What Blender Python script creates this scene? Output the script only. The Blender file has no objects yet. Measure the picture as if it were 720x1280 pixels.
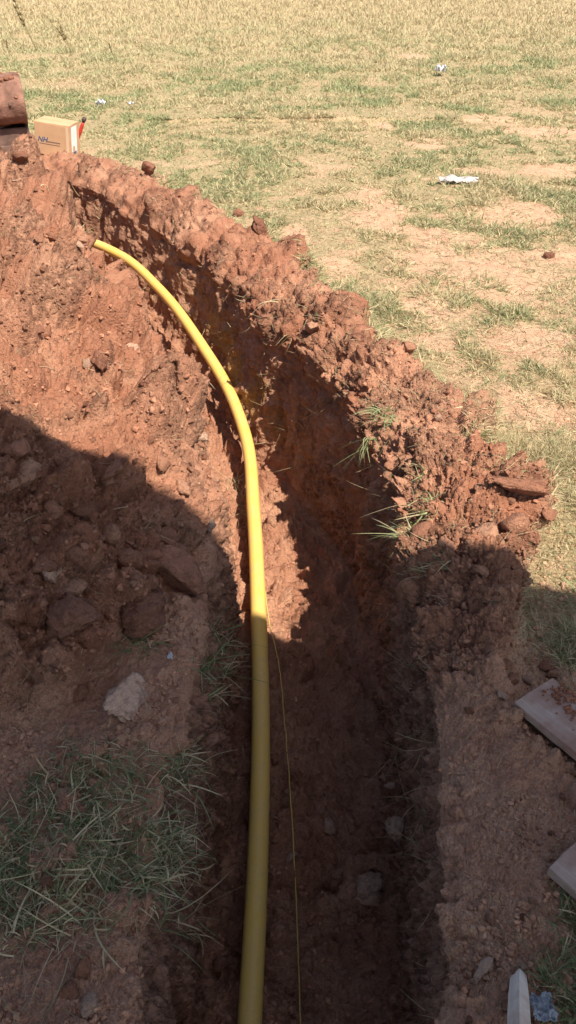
import bpy, bmesh, math, time
import numpy as np
from mathutils import Vector, Matrix
T0 = time.time()
R_ = math.radians
rng = np.random.default_rng(7)
scene = bpy.context.scene
col = scene.collection

# ------------------------------------------------------------------ camera
CAMH, PITCH, FPX = 1.6, R_(35.0), 1000.0
cam_d = bpy.data.cameras.new('camera')
cam = bpy.data.objects.new('camera', cam_d)
col.objects.link(cam)
cam.location = (0, 0, CAMH)
cam.rotation_euler = (math.pi/2 - PITCH, 0, 0)
cam_d.sensor_fit = 'VERTICAL'
cam_d.sensor_height = 24.0
cam_d.lens = 24.0*FPX/1280.0
cam_d.clip_start = 0.02
cam_d.clip_end = 2000
scene.camera = cam
CP, SP = math.cos(PITCH), math.sin(PITCH)

def project(P):
    """world points (n,3) -> px, py in the 720x1280 photograph, and depth"""
    x = P[..., 0]; y = P[..., 1]; z = P[..., 2]-CAMH
    d = y*CP - z*SP
    u = y*SP + z*CP
    dd = np.where(np.abs(d) < 1e-4, 1e-4, d)
    return 360+FPX*x/dd, 640-FPX*u/dd, d

def unproject(px, py, z):
    a = (px-360)/FPX; b = (640-py)/FPX
    dx, dy, dz = a, CP+b*SP, -SP+b*CP
    t = (z-CAMH)/dz
    return np.array([dx*t, dy*t, z])

# ------------------------------------------------------------------ noise
def _h(ix, iy, iz, seed):
    h = (ix.astype(np.uint32)*np.uint32(374761393) + iy.astype(np.uint32)*np.uint32(668265263)
         + iz.astype(np.uint32)*np.uint32(2147483647) + np.uint32((seed*974634777) & 0xffffffff))
    h ^= h >> np.uint32(13)
    h *= np.uint32(1274126177)
    h ^= h >> np.uint32(16)
    h *= np.uint32(2246822519)
    h ^= h >> np.uint32(13)
    return h

def gnoise(x, y, z, seed=0):
    x = x.astype(np.float32); y = y.astype(np.float32); z = z.astype(np.float32)
    xi = np.floor(x); yi = np.floor(y); zi = np.floor(z)
    xf = x-xi; yf = y-yi; zf = z-zi
    xi = xi.astype(np.int32); yi = yi.astype(np.int32); zi = zi.astype(np.int32)
    u = xf*xf*(3-2*xf); v = yf*yf*(3-2*yf); w = zf*zf*(3-2*zf)
    out = np.zeros_like(x)
    k = np.float32(2/1023.0)
    for a in (0, 1):
        for b in (0, 1):
            for c in (0, 1):
                h = _h(xi+a, yi+b, zi+c, seed)
                gx = (h & np.uint32(1023)).astype(np.float32)*k-1
                gy = ((h >> np.uint32(10)) & np.uint32(1023)).astype(np.float32)*k-1
                gz = ((h >> np.uint32(20)) & np.uint32(1023)).astype(np.float32)*k-1
                d = gx*(xf-a)+gy*(yf-b)+gz*(zf-c)
                out += d*(u if a else 1-u)*(v if b else 1-v)*(w if c else 1-w)
    return out*1.5

def fbm(x, y, z, f, octv=4, seed=0, gain=.5, ridged=False):
    o = np.zeros(x.shape, np.float32); a = 1.0
    for i in range(octv):
        n = gnoise(x*f, y*f, z*f, seed+i*13)
        o += a*((1-2*np.abs(n)) if ridged else n)
        a *= gain; f *= 2.03
    return o

def clods(x, y, z, cell, seed, fill=.8, squash=1.0):
    """height (m) of half buried lumps, one candidate per cell of the given size"""
    f = 1.0/cell
    X = (x*f).astype(np.float32); Y = (y*f).astype(np.float32); Z = (z*f*squash).astype(np.float32)
    xi = np.floor(X).astype(np.int32); yi = np.floor(Y).astype(np.int32); zi = np.floor(Z).astype(np.int32)
    best = np.zeros_like(X)
    for a in (-1, 0, 1):
        for b in (-1, 0, 1):
            for c in (-1, 0, 1):
                h = _h(xi+a, yi+b, zi+c, seed)
                h2 = _h(xi+a, yi+b, zi+c, seed+77)
                fx = xi+a+.1+.8*(h & np.uint32(255)).astype(np.float32)/255
                fy = yi+b+.1+.8*((h >> np.uint32(8)) & np.uint32(255)).astype(np.float32)/255
                fz = zi+c+.1+.8*((h >> np.uint32(16)) & np.uint32(255)).astype(np.float32)/255
                rr = (h2 & np.uint32(255)).astype(np.float32)/255
                keep = ((h2 >> np.uint32(8)) & np.uint32(255)).astype(np.float32)/255 < fill
                r = .22+.55*rr*rr
                ang = ((h2 >> np.uint32(16)) & np.uint32(255)).astype(np.float32)*(6.283/255)
                dx = X-fx; dy = Y-fy; dz = Z-fz
                ca = np.cos(ang); sa = np.sin(ang)
                e1 = dx*ca+dy*sa; e2 = (-dx*sa+dy*ca)*1.35
                # a mix of round and boxy distance gives chunky faces
                d2 = np.sqrt(e1*e1+e2*e2+dz*dz)*.6 + .45*np.maximum(np.maximum(np.abs(e1), np.abs(e2)), np.abs(dz))
                q = 1-(d2/r)**2
                hgt = np.where(keep & (q > 0), r*np.sqrt(np.maximum(q, 0))*(.55+.45*rr), 0)
                best = np.maximum(best, hgt)
    return best*cell

def sstep(a, b, x):
    t = np.clip((x-a)/(b-a), 0, 1)
    return t*t*(3-2*t)

def spline(s, ks, kv):
    ks = np.asarray(ks, float); kv = np.asarray(kv, float)
    m = np.gradient(kv, ks)
    i = np.clip(np.searchsorted(ks, s)-1, 0, len(ks)-2)
    h = ks[i+1]-ks[i]; t = (s-ks[i])/h
    return ((2*t**3-3*t**2+1)*kv[i] + (t**3-2*t**2+t)*h*m[i] + (-2*t**3+3*t**2)*kv[i+1] + (t**3-t**2)*h*m[i+1])

# ------------------------------------------------------------------ the ground grid
KS = [-1.6, .3, .66, 1.13, 1.65, 2.2, 2.75, 3.4, 4.4, 5.3, 6.3, 7.5, 8.2, 8.7, 9.4, 12, 30, 450]
LX = [-.30, -.29, -.285, -.275, -.235, -.25, -.325, -.51, -.89, -1.22, -1.64, -2.14, -2.62, -3.35, -3.7, -4.4, -11, -175]
LY = [-1.6, .3, .66, 1.13, 1.65, 2.2, 2.75, 3.4, 4.3, 5.15, 6.1, 7.2, 8.0, 8.6, 9.4, 12, 30, 450]
RX = [.22, .27, .29, .35, .395, .415, .36, .10, -.29, -.76, -1.36, -2.12, -2.72, -3.35, -3.7, -4.4, -11, -175]
RY = [-1.6, .3, .66, 1.13, 1.62, 2.15, 2.7, 3.5, 4.55, 5.5, 6.5, 7.6, 8.3, 8.6, 9.4, 12, 30, 450]
END = 8.7

rows = list(np.arange(-1.6, .3, .06))
s = .3
while s < 450:
    dist = math.hypot(s, 1.6)
    if s < 9.4: ds = .0021*dist*(1+.12*max(0, s-2))
    else: ds = max(.0021*dist*1.9, .00035*s*s)
    rows.append(s); s += ds
rows.append(450.0)
S = np.array(rows); NS = len(S)
lx = spline(S, KS, LX); ly = spline(S, KS, LY); rx = spline(S, KS, RX); ry = spline(S, KS, RY)
active = sstep(END, END-1.0, S)*1.0
z0 = np.zeros_like(S)
def n1(f, seed): return gnoise(S*f, z0+.37, z0+seed*3.1, seed)
wob = active*sstep(.4, .9, S)
lx = lx + wob*(.035*n1(2.3, 1)+.02*n1(7, 2)+.008*n1(23, 3))
rgouge = .065*n1(2.1, 4)+.055*n1(5.3, 5)+.012*n1(21, 6)
rx = rx + wob*rgouge*(.45+.55*sstep(1.7, 2.4, S)); ry = ry + wob*rgouge*.3
fl_d = -np.interp(S, [-1.6, 1.0, 2.7, 3.5, 4.6, 5.6, 6.5, 7.6, 8.4, END, 500], [.78, .77, .75, .72, .66, .58, .50, .44, .36, .0, .0])

NL1, NL2, NW, NF, NR1, NR2 = 225, 22, 84, 112, 265, 26
T1L = (np.arange(NL1+1)/NL1); T1L = T1L*.8+.2*T1L**2
T1R = (np.arange(NR1+1)/NR1); T1R = T1R*.7+.3*T1R**2
Zc = S*CP+CAMH*SP
Wl = np.maximum(.405*Zc+lx, .18); Wr = np.maximum(.405*Zc-rx, .3)
Wfar = 6+1.2*np.maximum(S, 0)
wl = np.concatenate([Wl[:, None]*T1L[None, :], Wl[:, None]+(Wfar[:, None])*((np.arange(1, NL2+1)/NL2)**2.6)[None, :]], 1)  # NS x (NL1+1+NL2)
wr = np.concatenate([Wr[:, None]*T1R[None, :], Wr[:, None]+(Wfar[:, None])*((np.arange(1, NR2+1)/NR2)**2.6)[None, :]], 1)
slope = .55*sstep(2.3, 5.0, S)*(1-sstep(8.0, 14, S))
gl = 1-np.exp(-wl/.9); gr = 1-np.exp(-wr/1.1)
xl = lx[:, None]-wl; yl = ly[:, None]-slope[:, None]*gl*.9
xr = rx[:, None]+wr; yr = ry[:, None]+slope[:, None]*gr*1.1

one = np.ones_like
# true distance from the rim (perpendicular-ish)
cosb = 1/np.sqrt(1+slope**2)[:, None]
dl = wl; dr = wr*np.where(wr < 1.2, cosb**.5, 1)

def H_left(x, y, d):
    foot = np.interp(y, [1.2, 1.6, 1.9, 2.25, 9], [.42, .25, .12, .01, 0.0])
    A = sstep(1.22, 1.75, y + .25*np.minimum(d, 1)*0)
    A = A*np.interp(y, [1, 5.0, 6.0, 7.0, 8.6, 10], [1, 1, .62, .25, .10, 0])
    q = np.maximum(d-foot, 0)
    h = .64*(1-np.exp(-q/.82)) + .04*sstep(0, .1, q)
    h = h*A
    h = h*(1-.9*sstep(3.0, 5.0, d))
    led = .015*sstep(0, .2, d)*(y < 3)
    return h + led - .035*np.exp(-d/.03)
def H_right(x, y, d, S2):
    hb = np.interp(S2, [0, 1.2, 1.5, 1.9, 4, 6, 7, 8.6, 9.3], [.0, .01, .06, .10, .12, .11, .05, .0, 0])
    wb = np.interp(S2, [0, 1.4, 1.9, 2.6, 3.2, 4.5, 9], [.18, .22, .42, .40, .36, .38, .46])
    w_n = wb*(1+.45*gnoise(x*2.2, y*2.2, x*0+.5, 31)+.18*gnoise(x*7, y*7, x*0+.5, 32))
    prof = sstep(0, .08, d)*.4+.6*sstep(0, .2, d)
    h = hb*prof*(1-sstep(w_n*.62, w_n*1.12, d))
    bermw = (1-sstep(w_n*.75, w_n*1.08, d))
    return h - .03*np.exp(-d/.03)*(S2 < END), bermw

S2l = np.repeat(S[:, None], wl.shape[1], 1); S2r = np.repeat(S[:, None], wr.shape[1], 1)
al = active[:, None]
HL = H_left(xl, yl, dl)*np.where(S2l > END, sstep(END+1.0, END, S2l), 1)
HR, bermw = H_right(xr, yr, dr, S2r)
# both sides meet at the seam beyond the trench
seam = (1-active)[:, None]
HR = HR*1.0
zrimL = HL[:, 0]; zrimR = HR[:, 0]
zm = .5*(zrimL+zrimR)
kk = 1-active
zL = zrimL*(1-kk)+zm*kk; zR = zrimR*(1-kk)+zm*kk
HL = HL+(zL-zrimL)[:, None]*np.exp(-dl/.3); HR = HR+(zR-zrimR)[:, None]*np.exp(-dr/.3)
zrimL = HL[:, 0]; zrimR = HR[:, 0]

# walls and floor
v = np.arange(1, NW+1)/NW
inset_l = (.035*(1-(1-v)**6)+.035*v)
inset_r = (.03*(1-(1-v)**6)+.045*v**1.2)
wid = np.hypot(rx-lx, ry-ly)
ux = (rx-lx)/np.maximum(wid, 1e-6); uy = (ry-ly)/np.maximum(wid, 1e-6)
sc = np.minimum(1, wid/.35)
spill = np.interp(S, [0, 1.6, 2.3, 3.0, 5, 7, 9], [.02, .02, .05, .10, .12, .08, 0])*active
frac = np.arange(1, NF)/NF
IL = inset_l[None, :]*sc[:, None]; IR = inset_r[None, :]*sc[:, None]+(.085*sstep(2.6, 3.8, S)*(1-sstep(7.5, 8.5, S)))[:, None]*v[None, :]*sc[:, None]
xwl = lx[:, None]+ux[:, None]*IL; ywl = ly[:, None]+uy[:, None]*IL
xwr = rx[:, None]-ux[:, None]*IR; ywr = ry[:, None]-uy[:, None]*IR
zfl = np.minimum(fl_d, zrimL)
base_l = fl_d+spill; base_r = fl_d+.03*active
zwl = zrimL[:, None]*(1-v)+base_l[:, None]*v
zwr = zrimR[:, None]*(1-v)+base_r[:, None]*v
xf = xwl[:, -1:]*(1-frac)+xwr[:, -1:]*frac; yf = ywl[:, -1:]*(1-frac)+ywr[:, -1:]*frac
fd = frac[None, :]*wid[:, None]
zf = fl_d[:, None]+spill[:, None]*np.exp(-(fd/.17)**1.6)+.03*active[:, None]*np.exp(-((wid[:, None]-fd)/.06)**1.5)
dead = (S > END)[:, None]
zmr = .5*(zrimL+zrimR)[:, None]
zf = np.where(dead, zmr, zf); zwl = np.where(dead, zmr, zwl); zwr = np.where(dead, zmr, zwr)

X = np.concatenate([xl[:, ::-1], xwl, xf, xwr[:, ::-1], xr], 1)
Y = np.concatenate([yl[:, ::-1], ywl, yf, ywr[:, ::-1], yr], 1)
Zz = np.concatenate([HL[:, ::-1], zwl, zf, zwr[:, ::-1], HR], 1)
NC = X.shape[1]
cL0, cL1 = 0, wl.shape[1]-1                      # left ground columns
cW1 = cL1+NW; cF1 = cW1+NF-1+1; cR0 = cL1+NW+(NF-1)+NW+1   # boundaries
colix = np.arange(NC)
zone = np.zeros(NC, int)        # 0 left ground 1 left wall 2 floor 3 right wall 4 right ground
zone[cL1+1:] = 1; zone[cW1+1:] = 2; zone[cL1+NW+NF:] = 3; zone[cR0:] = 4
P = np.stack([X, Y, Zz], 2).astype(np.float64)
print('grid', P.shape, NS*NC, round(time.time()-T0, 1))

def normals(P):
    ds = np.zeros_like(P); du = np.zeros_like(P)
    ds[1:-1] = P[2:]-P[:-2]; ds[0] = P[1]-P[0]; ds[-1] = P[-1]-P[-2]
    du[:, 1:-1] = P[:, 2:]-P[:, :-2]; du[:, 0] = P[:, 1]-P[:, 0]; du[:, -1] = P[:, -1]-P[:, -2]
    n = np.cross(du, ds); l = np.linalg.norm(n, axis=2, keepdims=True)
    bad = l[..., 0] < 1e-9
    n = n/np.maximum(l, 1e-12); n[bad] = (0, 0, 1)
    return n
def blur(a, k, axis):
    c = np.cumsum(np.concatenate([np.repeat(np.take(a, [0], axis), k+1, axis), a, np.repeat(np.take(a, [-1], axis), k, axis)], axis), axis)
    n = 2*k+1
    hi = np.take(c, range(n, c.shape[axis]), axis); lo = np.take(c, range(0, c.shape[axis]-n), axis)
    return (hi-lo)/n
N = normals(P)
N = blur(blur(N, 3, 0), 4, 1)
N /= np.maximum(np.linalg.norm(N, axis=2, keepdims=True), 1e-9)
N[S > END-.25] = (0, 0, 1)

# zone weights
fade = lambda a: a
dist_r = np.zeros((NS, NC)); dist_r[:, cR0:] = dr
dist_l = np.zeros((NS, NC)); dist_l[:, :cL1+1] = dl[:, ::-1]
isL = (zone == 0)[None, :]*np.ones((NS, 1)); isR = (zone == 4)[None, :]*np.ones((NS, 1))
berm = np.zeros((NS, NC)); berm[:, cR0:] = bermw
Sg = S[:, None]*np.ones((1, NC))
nearled = 1-sstep(1.35, 1.7, Y+.15*gnoise(X*4, Y*4, Zz*4, 55))
pit = sstep(0, .05, Zz*0+np.where((zone == 1)|(zone == 2)|(zone == 3), 1, 0)[None, :])*(S[:, None] < END)
foot = np.interp(Y, [1.2, 1.6, 1.9, 2.25, 9], [.42, .25, .12, .01, 0.0])
heapmask = isL*sstep(1.2, 1.6, Y)*sstep(-.02, .06, dist_l-foot)*(1-sstep(8.5, 9.2, Sg))*(1-sstep(3.2, 4.2, dist_l))
ledL = isL*(1-heapmask)*(S[:, None] < 2.6)
wW = ((zone == 1)|(zone == 3))[None, :]*(S[:, None] < END)*1.0
wF = (zone == 2)[None, :]*(S[:, None] < END)*1.0
wBerm = isR*berm*(1-nearled)*(1-sstep(8.7, 9.3, Sg))
wLedR = isR*nearled*(1-sstep(.45, .8, dist_r)*0)
fieldm = isR*(1-berm)*(1-nearled*(dist_r < .5)) + isL*sstep(8.5, 9.2, Sg)
def soft(a, k=5): return blur(blur(a, k, 0), k, 1)
wW, wF, wBerm, wLedR, heapm, ledLm, fieldm = map(soft, (wW, wF, wBerm, wLedR, heapmask, ledL, fieldm))
vis = (Sg > .2) & (Sg < 12)
x, y, z = X.ravel(), Y.ravel(), Zz.ravel()
selm = np.zeros(NS*NC, bool)
near = (Sg < 9.6).ravel() & (np.abs(X).ravel() < 6)
idx = np.nonzero(near)[0]
xn, yn, zn = x[idx], y[idx], z[idx]
# warped coordinates keep the lumps from looking round
wx = xn+.018*gnoise(xn*9, yn*9, zn*9, 201)+.008*gnoise(xn*40, yn*40, zn*40, 204)
wy = yn+.018*gnoise(xn*9, yn*9, zn*9, 202)+.008*gnoise(xn*40, yn*40, zn*40, 205)
wz = zn+.018*gnoise(xn*9, yn*9, zn*9, 203)+.008*gnoise(xn*40, yn*40, zn*40, 206)
c1 = clods(wx, wy, wz, .30, 11, .55)
c2 = clods(wx, wy, wz, .13, 12, .7)
sx_ = xn+.005*gnoise(xn*38, yn*38, zn*38, 211); sy_ = yn+.005*gnoise(xn*38, yn*38, zn*38, 212); sz_ = zn+.005*gnoise(xn*38, yn*38, zn*38, 213)
c3 = clods(sx_, sy_, sz_, .058, 13, .75)
c4 = clods(sx_, sy_, sz_, .026, 14, .8)
big = fbm(xn, yn, zn, 2.4, 3, 21)
mid = fbm(xn, yn, zn, 11, 3, 22)
rid = fbm(xn, yn, zn, 8, 3, 23, ridged=True)
fine = fbm(xn, yn, zn, 60, 3, 24, gain=.6)
def W(a): return a.ravel()[idx]
hm, wl_, fl_, bm_, lr_, ll_, fm_ = map(W, (heapm, wW, wF, wBerm, wLedR, ledLm, fieldm))
def billow(f, o, seed, g=.55):
    out = np.zeros(xn.shape, np.float32); a = 1.0
    for i in range(o):
        out += a*np.abs(gnoise(sx_*f, sy_*f, sz_*f, seed+i*7)); a *= g; f *= 2.07
    return out
att = np.interp(yn, [3, 5, 8], [1, .55, .3]); big_att = np.interp(yn, [3.2, 5], [1, .5])
bl1 = billow(13, 5, 501, .62)-.25; bl2 = billow(45, 4, 541, .75)-.3
d = np.zeros_like(xn)
tex = 1+.9*gnoise(xn*3.1, yn*3.1, zn*3.1, 77)      # patches of coarse and of fine soil
tex = np.clip(tex, .3, 1.8)
d += hm*(1.25*c1*tex+1.1*c2*tex+1.0*c3+.65*c4*att+.035*big+.012*mid+(.045*bl1*tex+.017*bl2)*(.45+.55*att))
d += bm_*(.6*c1*big_att+.75*c2*tex*(.6+.4*big_att)+.8*c3+.65*c4*att+.022*rid*big_att+.03*big*big_att+.016*mid+(.055*bl1*tex+.019*bl2)*(.4+.6*att))
# walls: bucket scrapes run up and down
wv = gnoise(xn*9, yn*9, zn*1.6, 41)*.030*big_att + gnoise(xn*26, yn*26, zn*4, 42)*.010*att + gnoise(xn*70, yn*70, zn*7, 43)*.004*att
topw = sstep(-.28, 0.02, zn)
wv = wv*(.5+.5*sstep(1.8, 2.8, yn)) - .030*np.abs(gnoise(xn*13+yn*7, yn*13-xn*7, zn*1.1, 47))*att
d += wl_*(wv-.032+.022*mid+.022*bl2*att+.018*bl1*(.3+.7*att)+.5*c3*att+.45*c4*att+topw*att*(.55*c2+.5*c3+.012*rid)*(.4+.6*sstep(1.9, 2.4, yn)))
d += fl_*(.35*c1+.95*c2*tex+1.0*c3+.75*c4+.02*big+.010*mid+.034*bl1+.016*bl2-.035-.045*(yn < 1.4))
flat = .35+.65*sstep(-.1, .35, gnoise(xn*5, yn*5, zn*5, 91))
d += lr_*(.012*big+.007*mid+.009*bl2+.013*bl1*flat+flat*(.45*c2+.6*c3+.6*c4))
d += ll_*(.012*big+.009*mid+.009*bl2+.013*bl1*flat+flat*(.4*c2+.55*c3+.6*c4))
d += fm_*(.012*big+.006*mid+.003*bl2+.006*bl1+.1*c4)
D = np.zeros(NS*NC); D[idx] = d
far_i = np.nonzero(~near)[0]
D[far_i] = .06*fbm(x[far_i], y[far_i], z[far_i], .25, 3, 21)*np.minimum(1, (np.maximum(y[far_i], 0)/10))
D = D.reshape(NS, NC)
# seam columns beyond the trench end share one position
jseam = slice(cL1, cR0+1)
deadrow = S > END
D[deadrow, jseam] = D[deadrow][:, cR0:cR0+1]
P = P+N*D[..., None]
P[deadrow, jseam] = P[deadrow][:, cR0:cR0+1]
print('displaced', round(time.time()-T0, 1))

# ---- attributes: r = dryness, g = turf litter, b = ochre streak, a = moist dark, with painted shade
X, Y, Zz = P[..., 0], P[..., 1], P[..., 2]
n_a = fbm(x, y, z, 1.7, 4, 61).reshape(NS, NC); n_b = fbm(x, y, z, 5.5, 3, 62).reshape(NS, NC)
n_c = fbm(x, y, z, .45, 3, 63).reshape(NS, NC)
patches = [(600, 345, 95, 36), (545, 385, 40, 20), (665, 435, 75, 26), (535, 415, 34, 24), (640, 270, 70, 14), (480, 272, 36, 18), (690, 165, 70, 9),
           (475, 158, 22, 5), (535, 180, 30, 7), (700, 322, 40, 12), (700, 515, 45, 34), (640, 500, 30, 22), (455, 245, 24, 10), (590, 215, 40, 7),
           (520, 70, 22, 3), (610, 150, 30, 5), (365, 300, 20, 16), (700, 215, 46, 10), (420, 335, 26, 14), (560, 300, 60, 10)]
bare = np.zeros((NS, NC))
nz = n_b*.45+n_a*.35
for (px, py, a, b) in patches:
    if py > 250: a *= 1.25; b *= 1.2
    c = unproject(px, py, 0); ax = np.linalg.norm(unproject(px+a, py, 0)-c); bx = abs(unproject(px, py-b, 0)[1]-c[1])
    q = ((X-c[0])/ax)**2+((Y-c[1])/bx)**2
    bare = np.maximum(bare, 1-sstep(.1, 1.6, q+nz*1.9))
bare = np.maximum(bare, .75*sstep(.12, .5, n_b*.7+n_a*.5)*(1-sstep(6, 13, Y)))
bare = np.maximum(bare, .35*sstep(.35, .6, n_c+n_b*.3)*(1-sstep(25, 40, Y)))
turfR = fieldm*(1-bare)
lefttuft = ledLm*sstep(.30, .42, dist_l+.1*n_b+.3*sstep(1.0, 1.25, Y)*0)*0
dry = np.clip(.38+.75*n_a+.6*n_b, 0, 1)
dry = dry*(1-wLedR)+np.clip(.72+.25*n_a+.2*n_b, 0, 1)*wLedR
dry = dry*(1-ledLm)+np.clip(.55+.3*n_a+.2*n_b, 0, 1)*ledLm
dry = dry*(1-fieldm)+np.clip(.75+.3*n_a, 0, 1)*fieldm
dry = soft(dry, 6)
dry = dry*(1-wW*.9)+.78*wW*.9
dry = dry*(1-wF*.7)+.55*wF*.7*(1+n_b)
dry = dry+wW*.5*np.clip(-gnoise(x*17, y*17, z*2, 811).reshape(NS, NC)-.1*0, -.4, .5)
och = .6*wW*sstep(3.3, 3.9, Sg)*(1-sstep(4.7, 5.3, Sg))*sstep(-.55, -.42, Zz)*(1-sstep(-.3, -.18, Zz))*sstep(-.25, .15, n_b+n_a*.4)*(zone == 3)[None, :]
streak = (gnoise(x*22, y*22, z*2.2, 801)+.6*gnoise(x*50, y*50, z*5, 802)+.4*gnoise(x*6, y*6, z*30, 803)).reshape(NS, NC)
lump = np.zeros(NS*NC); lump[idx] = np.clip((c1/.09+c2/.05)*.5, 0, 1); lump = lump.reshape(NS, NC)
moist_shade = np.clip(wF*.10+wW*(.05+.35*sstep(-.1, .3, n_a)+.55*(zone == 1)[None, :]*(Y < 2.3)+.35*(zone == 3)[None, :]*(Y < 1.9)+.5*sstep(.0, .3, n_b)+.45*sstep(.05, .35, streak)) + heapm*(.8*sstep(-.05, .3, n_b*.7+n_a*.5)+.5*lump*sstep(-.2, .2, n_a)+.3*(Y < 2.2+.3*n_a))+wBerm*(.8*sstep(-.02, .28, n_b)+.3*lump+.6*(1-sstep(1.7, 2.1, Y))), 0, 1)  # damp patches, plus shade painted into the near walls, heap and bank
ATT = np.stack([dry, np.clip(turfR, 0, 1), och, moist_shade], 2).astype(np.float32)
FLD = np.clip(fieldm+(.28*soft(wLedR, 9)+.2*soft(ledLm, 9))*np.clip(.7+1.2*n_b, 0, 1.3), 0, 1)

# ------------------------------------------------------------------ materials
def nt(name):
    m = bpy.data.materials.new(name); m.use_nodes = True
    n = m.node_tree; b = n.nodes['Principled BSDF']; b.inputs['Specular IOR Level'].default_value = .25
    return m, n, b
def nnode(n, t, **k):
    o = n.nodes.new(t)
    for a, v_ in k.items(): setattr(o, a, v_)
    return o
def mixc(n, fac, a, b, bt='MIX'):
    m = nnode(n, 'ShaderNodeMix', data_type='RGBA', blend_type=bt)
    for sock, v_ in ((0, fac), (6, a), (7, b)):
        if hasattr(v_, 'is_output'): n.links.new(v_, m.inputs[sock])
        elif isinstance(v_, (int, float)): m.inputs[sock].default_value = v_
        else: m.inputs[sock].default_value = (*v_, 1)
    return m.outputs[2]
def noise(n, scale, detail=4, rough=.55, vec=None):
    o = nnode(n, 'ShaderNodeTexNoise'); o.inputs['Scale'].default_value = scale; o.inputs['Detail'].default_value = detail; o.inputs['Roughness'].default_value = rough
    if vec: n.links.new(vec, o.inputs['Vector'])
    return o
def ramp(n, src, a, b):
    o = nnode(n, 'ShaderNodeMapRange'); o.inputs[1].default_value = a; o.inputs[2].default_value = b; n.links.new(src, o.inputs[0]); return o.outputs[0]
def mul(n, a, b, op='MULTIPLY'):
    o = nnode(n, 'ShaderNodeMath', operation=op)
    for i, v_ in ((0, a), (1, b)):
        if hasattr(v_, 'is_output'): n.links.new(v_, o.inputs[i])
        else: o.inputs[i].default_value = v_
    return o.outputs[0]

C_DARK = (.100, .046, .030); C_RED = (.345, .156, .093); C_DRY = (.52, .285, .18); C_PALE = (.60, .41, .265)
def soil_material(name, ground=True, base=None):
    m, n, b = nt(name)
    geo = nnode(n, 'ShaderNodeNewGeometry').outputs['Position']
    if not ground:
        geo = nnode(n, 'ShaderNodeTexCoord').outputs['Object']
    nf = noise(n, 9 if ground else 3, 6, .62, geo).outputs['Fac']
    n2 = noise(n, 42 if ground else 9, 5, .65, geo).outputs['Fac']
    n3 = noise(n, 260 if ground else 30, 4, .7, geo).outputs['Fac']
    if ground:
        at = nnode(n, 'ShaderNodeAttribute', attribute_name='soil', attribute_type='GEOMETRY')
        sp = nnode(n, 'ShaderNodeSeparateColor'); n.links.new(at.outputs['Color'], sp.inputs[0])
        dryv = mul(n, sp.outputs[0], mul(n, mul(n, nf, 1.0), .5, 'SUBTRACT'), 'ADD')
        c = mixc(n, ramp(n, dryv, .1, .9), C_RED, C_DRY)
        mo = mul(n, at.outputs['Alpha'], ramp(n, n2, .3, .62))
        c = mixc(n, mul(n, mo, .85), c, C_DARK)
        c = mixc(n, mul(n, ramp(n, nf, .52, .7), .35), c, C_DRY)
        at2 = nnode(n, 'ShaderNodeAttribute', attribute_name='field', attribute_type='GEOMETRY')
        c = mixc(n, mul(n, at2.outputs['Fac'], ramp(n, nf, .2, .6)), c, C_PALE)
        turfc = mixc(n, ramp(n, n2, .35, .62), (.27, .22, .115), (.45, .355, .20))
        c = mixc(n, mul(n, sp.outputs[1], .9), c, turfc)
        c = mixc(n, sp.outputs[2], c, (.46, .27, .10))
    else:
        oi = nnode(n, 'ShaderNodeObjectInfo').outputs['Random']
        if base == 'attr':
            at = nnode(n, 'ShaderNodeAttribute', attribute_name='col', attribute_type='GEOMETRY')
            c = at.outputs['Color']
        else:
            c = mixc(n, oi, *(base or (C_RED, C_DRY)))
        c = mixc(n, mul(n, ramp(n, nf, .45, .7), .6), c, C_DARK)
        c = mixc(n, mul(n, ramp(n, n2, .5, .7), .3), c, C_DRY)
    c = mixc(n, ramp(n, n3, .3, .7), mixc(n, 1.0, c, (.72, .68, .66), 'MULTIPLY'), mixc(n, 1.0, c, (1.22, 1.2, 1.18), 'MULTIPLY'))
    n.links.new(c, b.inputs['Base Color'])
    b.inputs['Roughness'].default_value = .95; b.inputs['Specular IOR Level'].default_value = .12
    bp = nnode(n, 'ShaderNodeBump'); bp.inputs['Distance'].default_value = .010 if ground else .006; bp.inputs['Strength'].default_value = .9
    hh = mul(n, mul(n, n2, 1.0), mul(n, n3, .45), 'ADD')
    for vs_, am in (((85, .55), (210, .3)) if ground else ((7, .8), (17, .45))):
        vo = nnode(n, 'ShaderNodeTexVoronoi'); vo.inputs['Scale'].default_value = vs_
        wv_ = nnode(n, 'ShaderNodeVectorMath', operation='ADD')
        sc_ = nnode(n, 'ShaderNodeVectorMath', operation='SCALE'); sc_.inputs['Scale'].default_value = .02 if ground else .12
        nn_ = noise(n, vs_*.5, 3, .6, geo); n.links.new(nn_.outputs['Color'], sc_.inputs[0]); n.links.new(geo, wv_.inputs[0]); n.links.new(sc_.outputs[0], wv_.inputs[1]); n.links.new(wv_.outputs[0], vo.inputs['Vector'])
        hh = mul(n, hh, mul(n, vo.outputs['Distance'], am), 'SUBTRACT')
    n.links.new(hh, bp.inputs['Height']); n.links.new(bp.outputs[0], b.inputs['Normal'])
    return m
M = {}
M['earth'] = soil_material('red_earth')
M['clod'] = soil_material('clod_earth', False)
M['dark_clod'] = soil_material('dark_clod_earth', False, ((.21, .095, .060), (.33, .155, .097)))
M['pale_stone'] = soil_material('pale_dry_clod', False, ((.54, .34, .235), (.62, .41, .29)))
M['crumb'] = soil_material('crumb_earth', False, 'attr')
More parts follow.
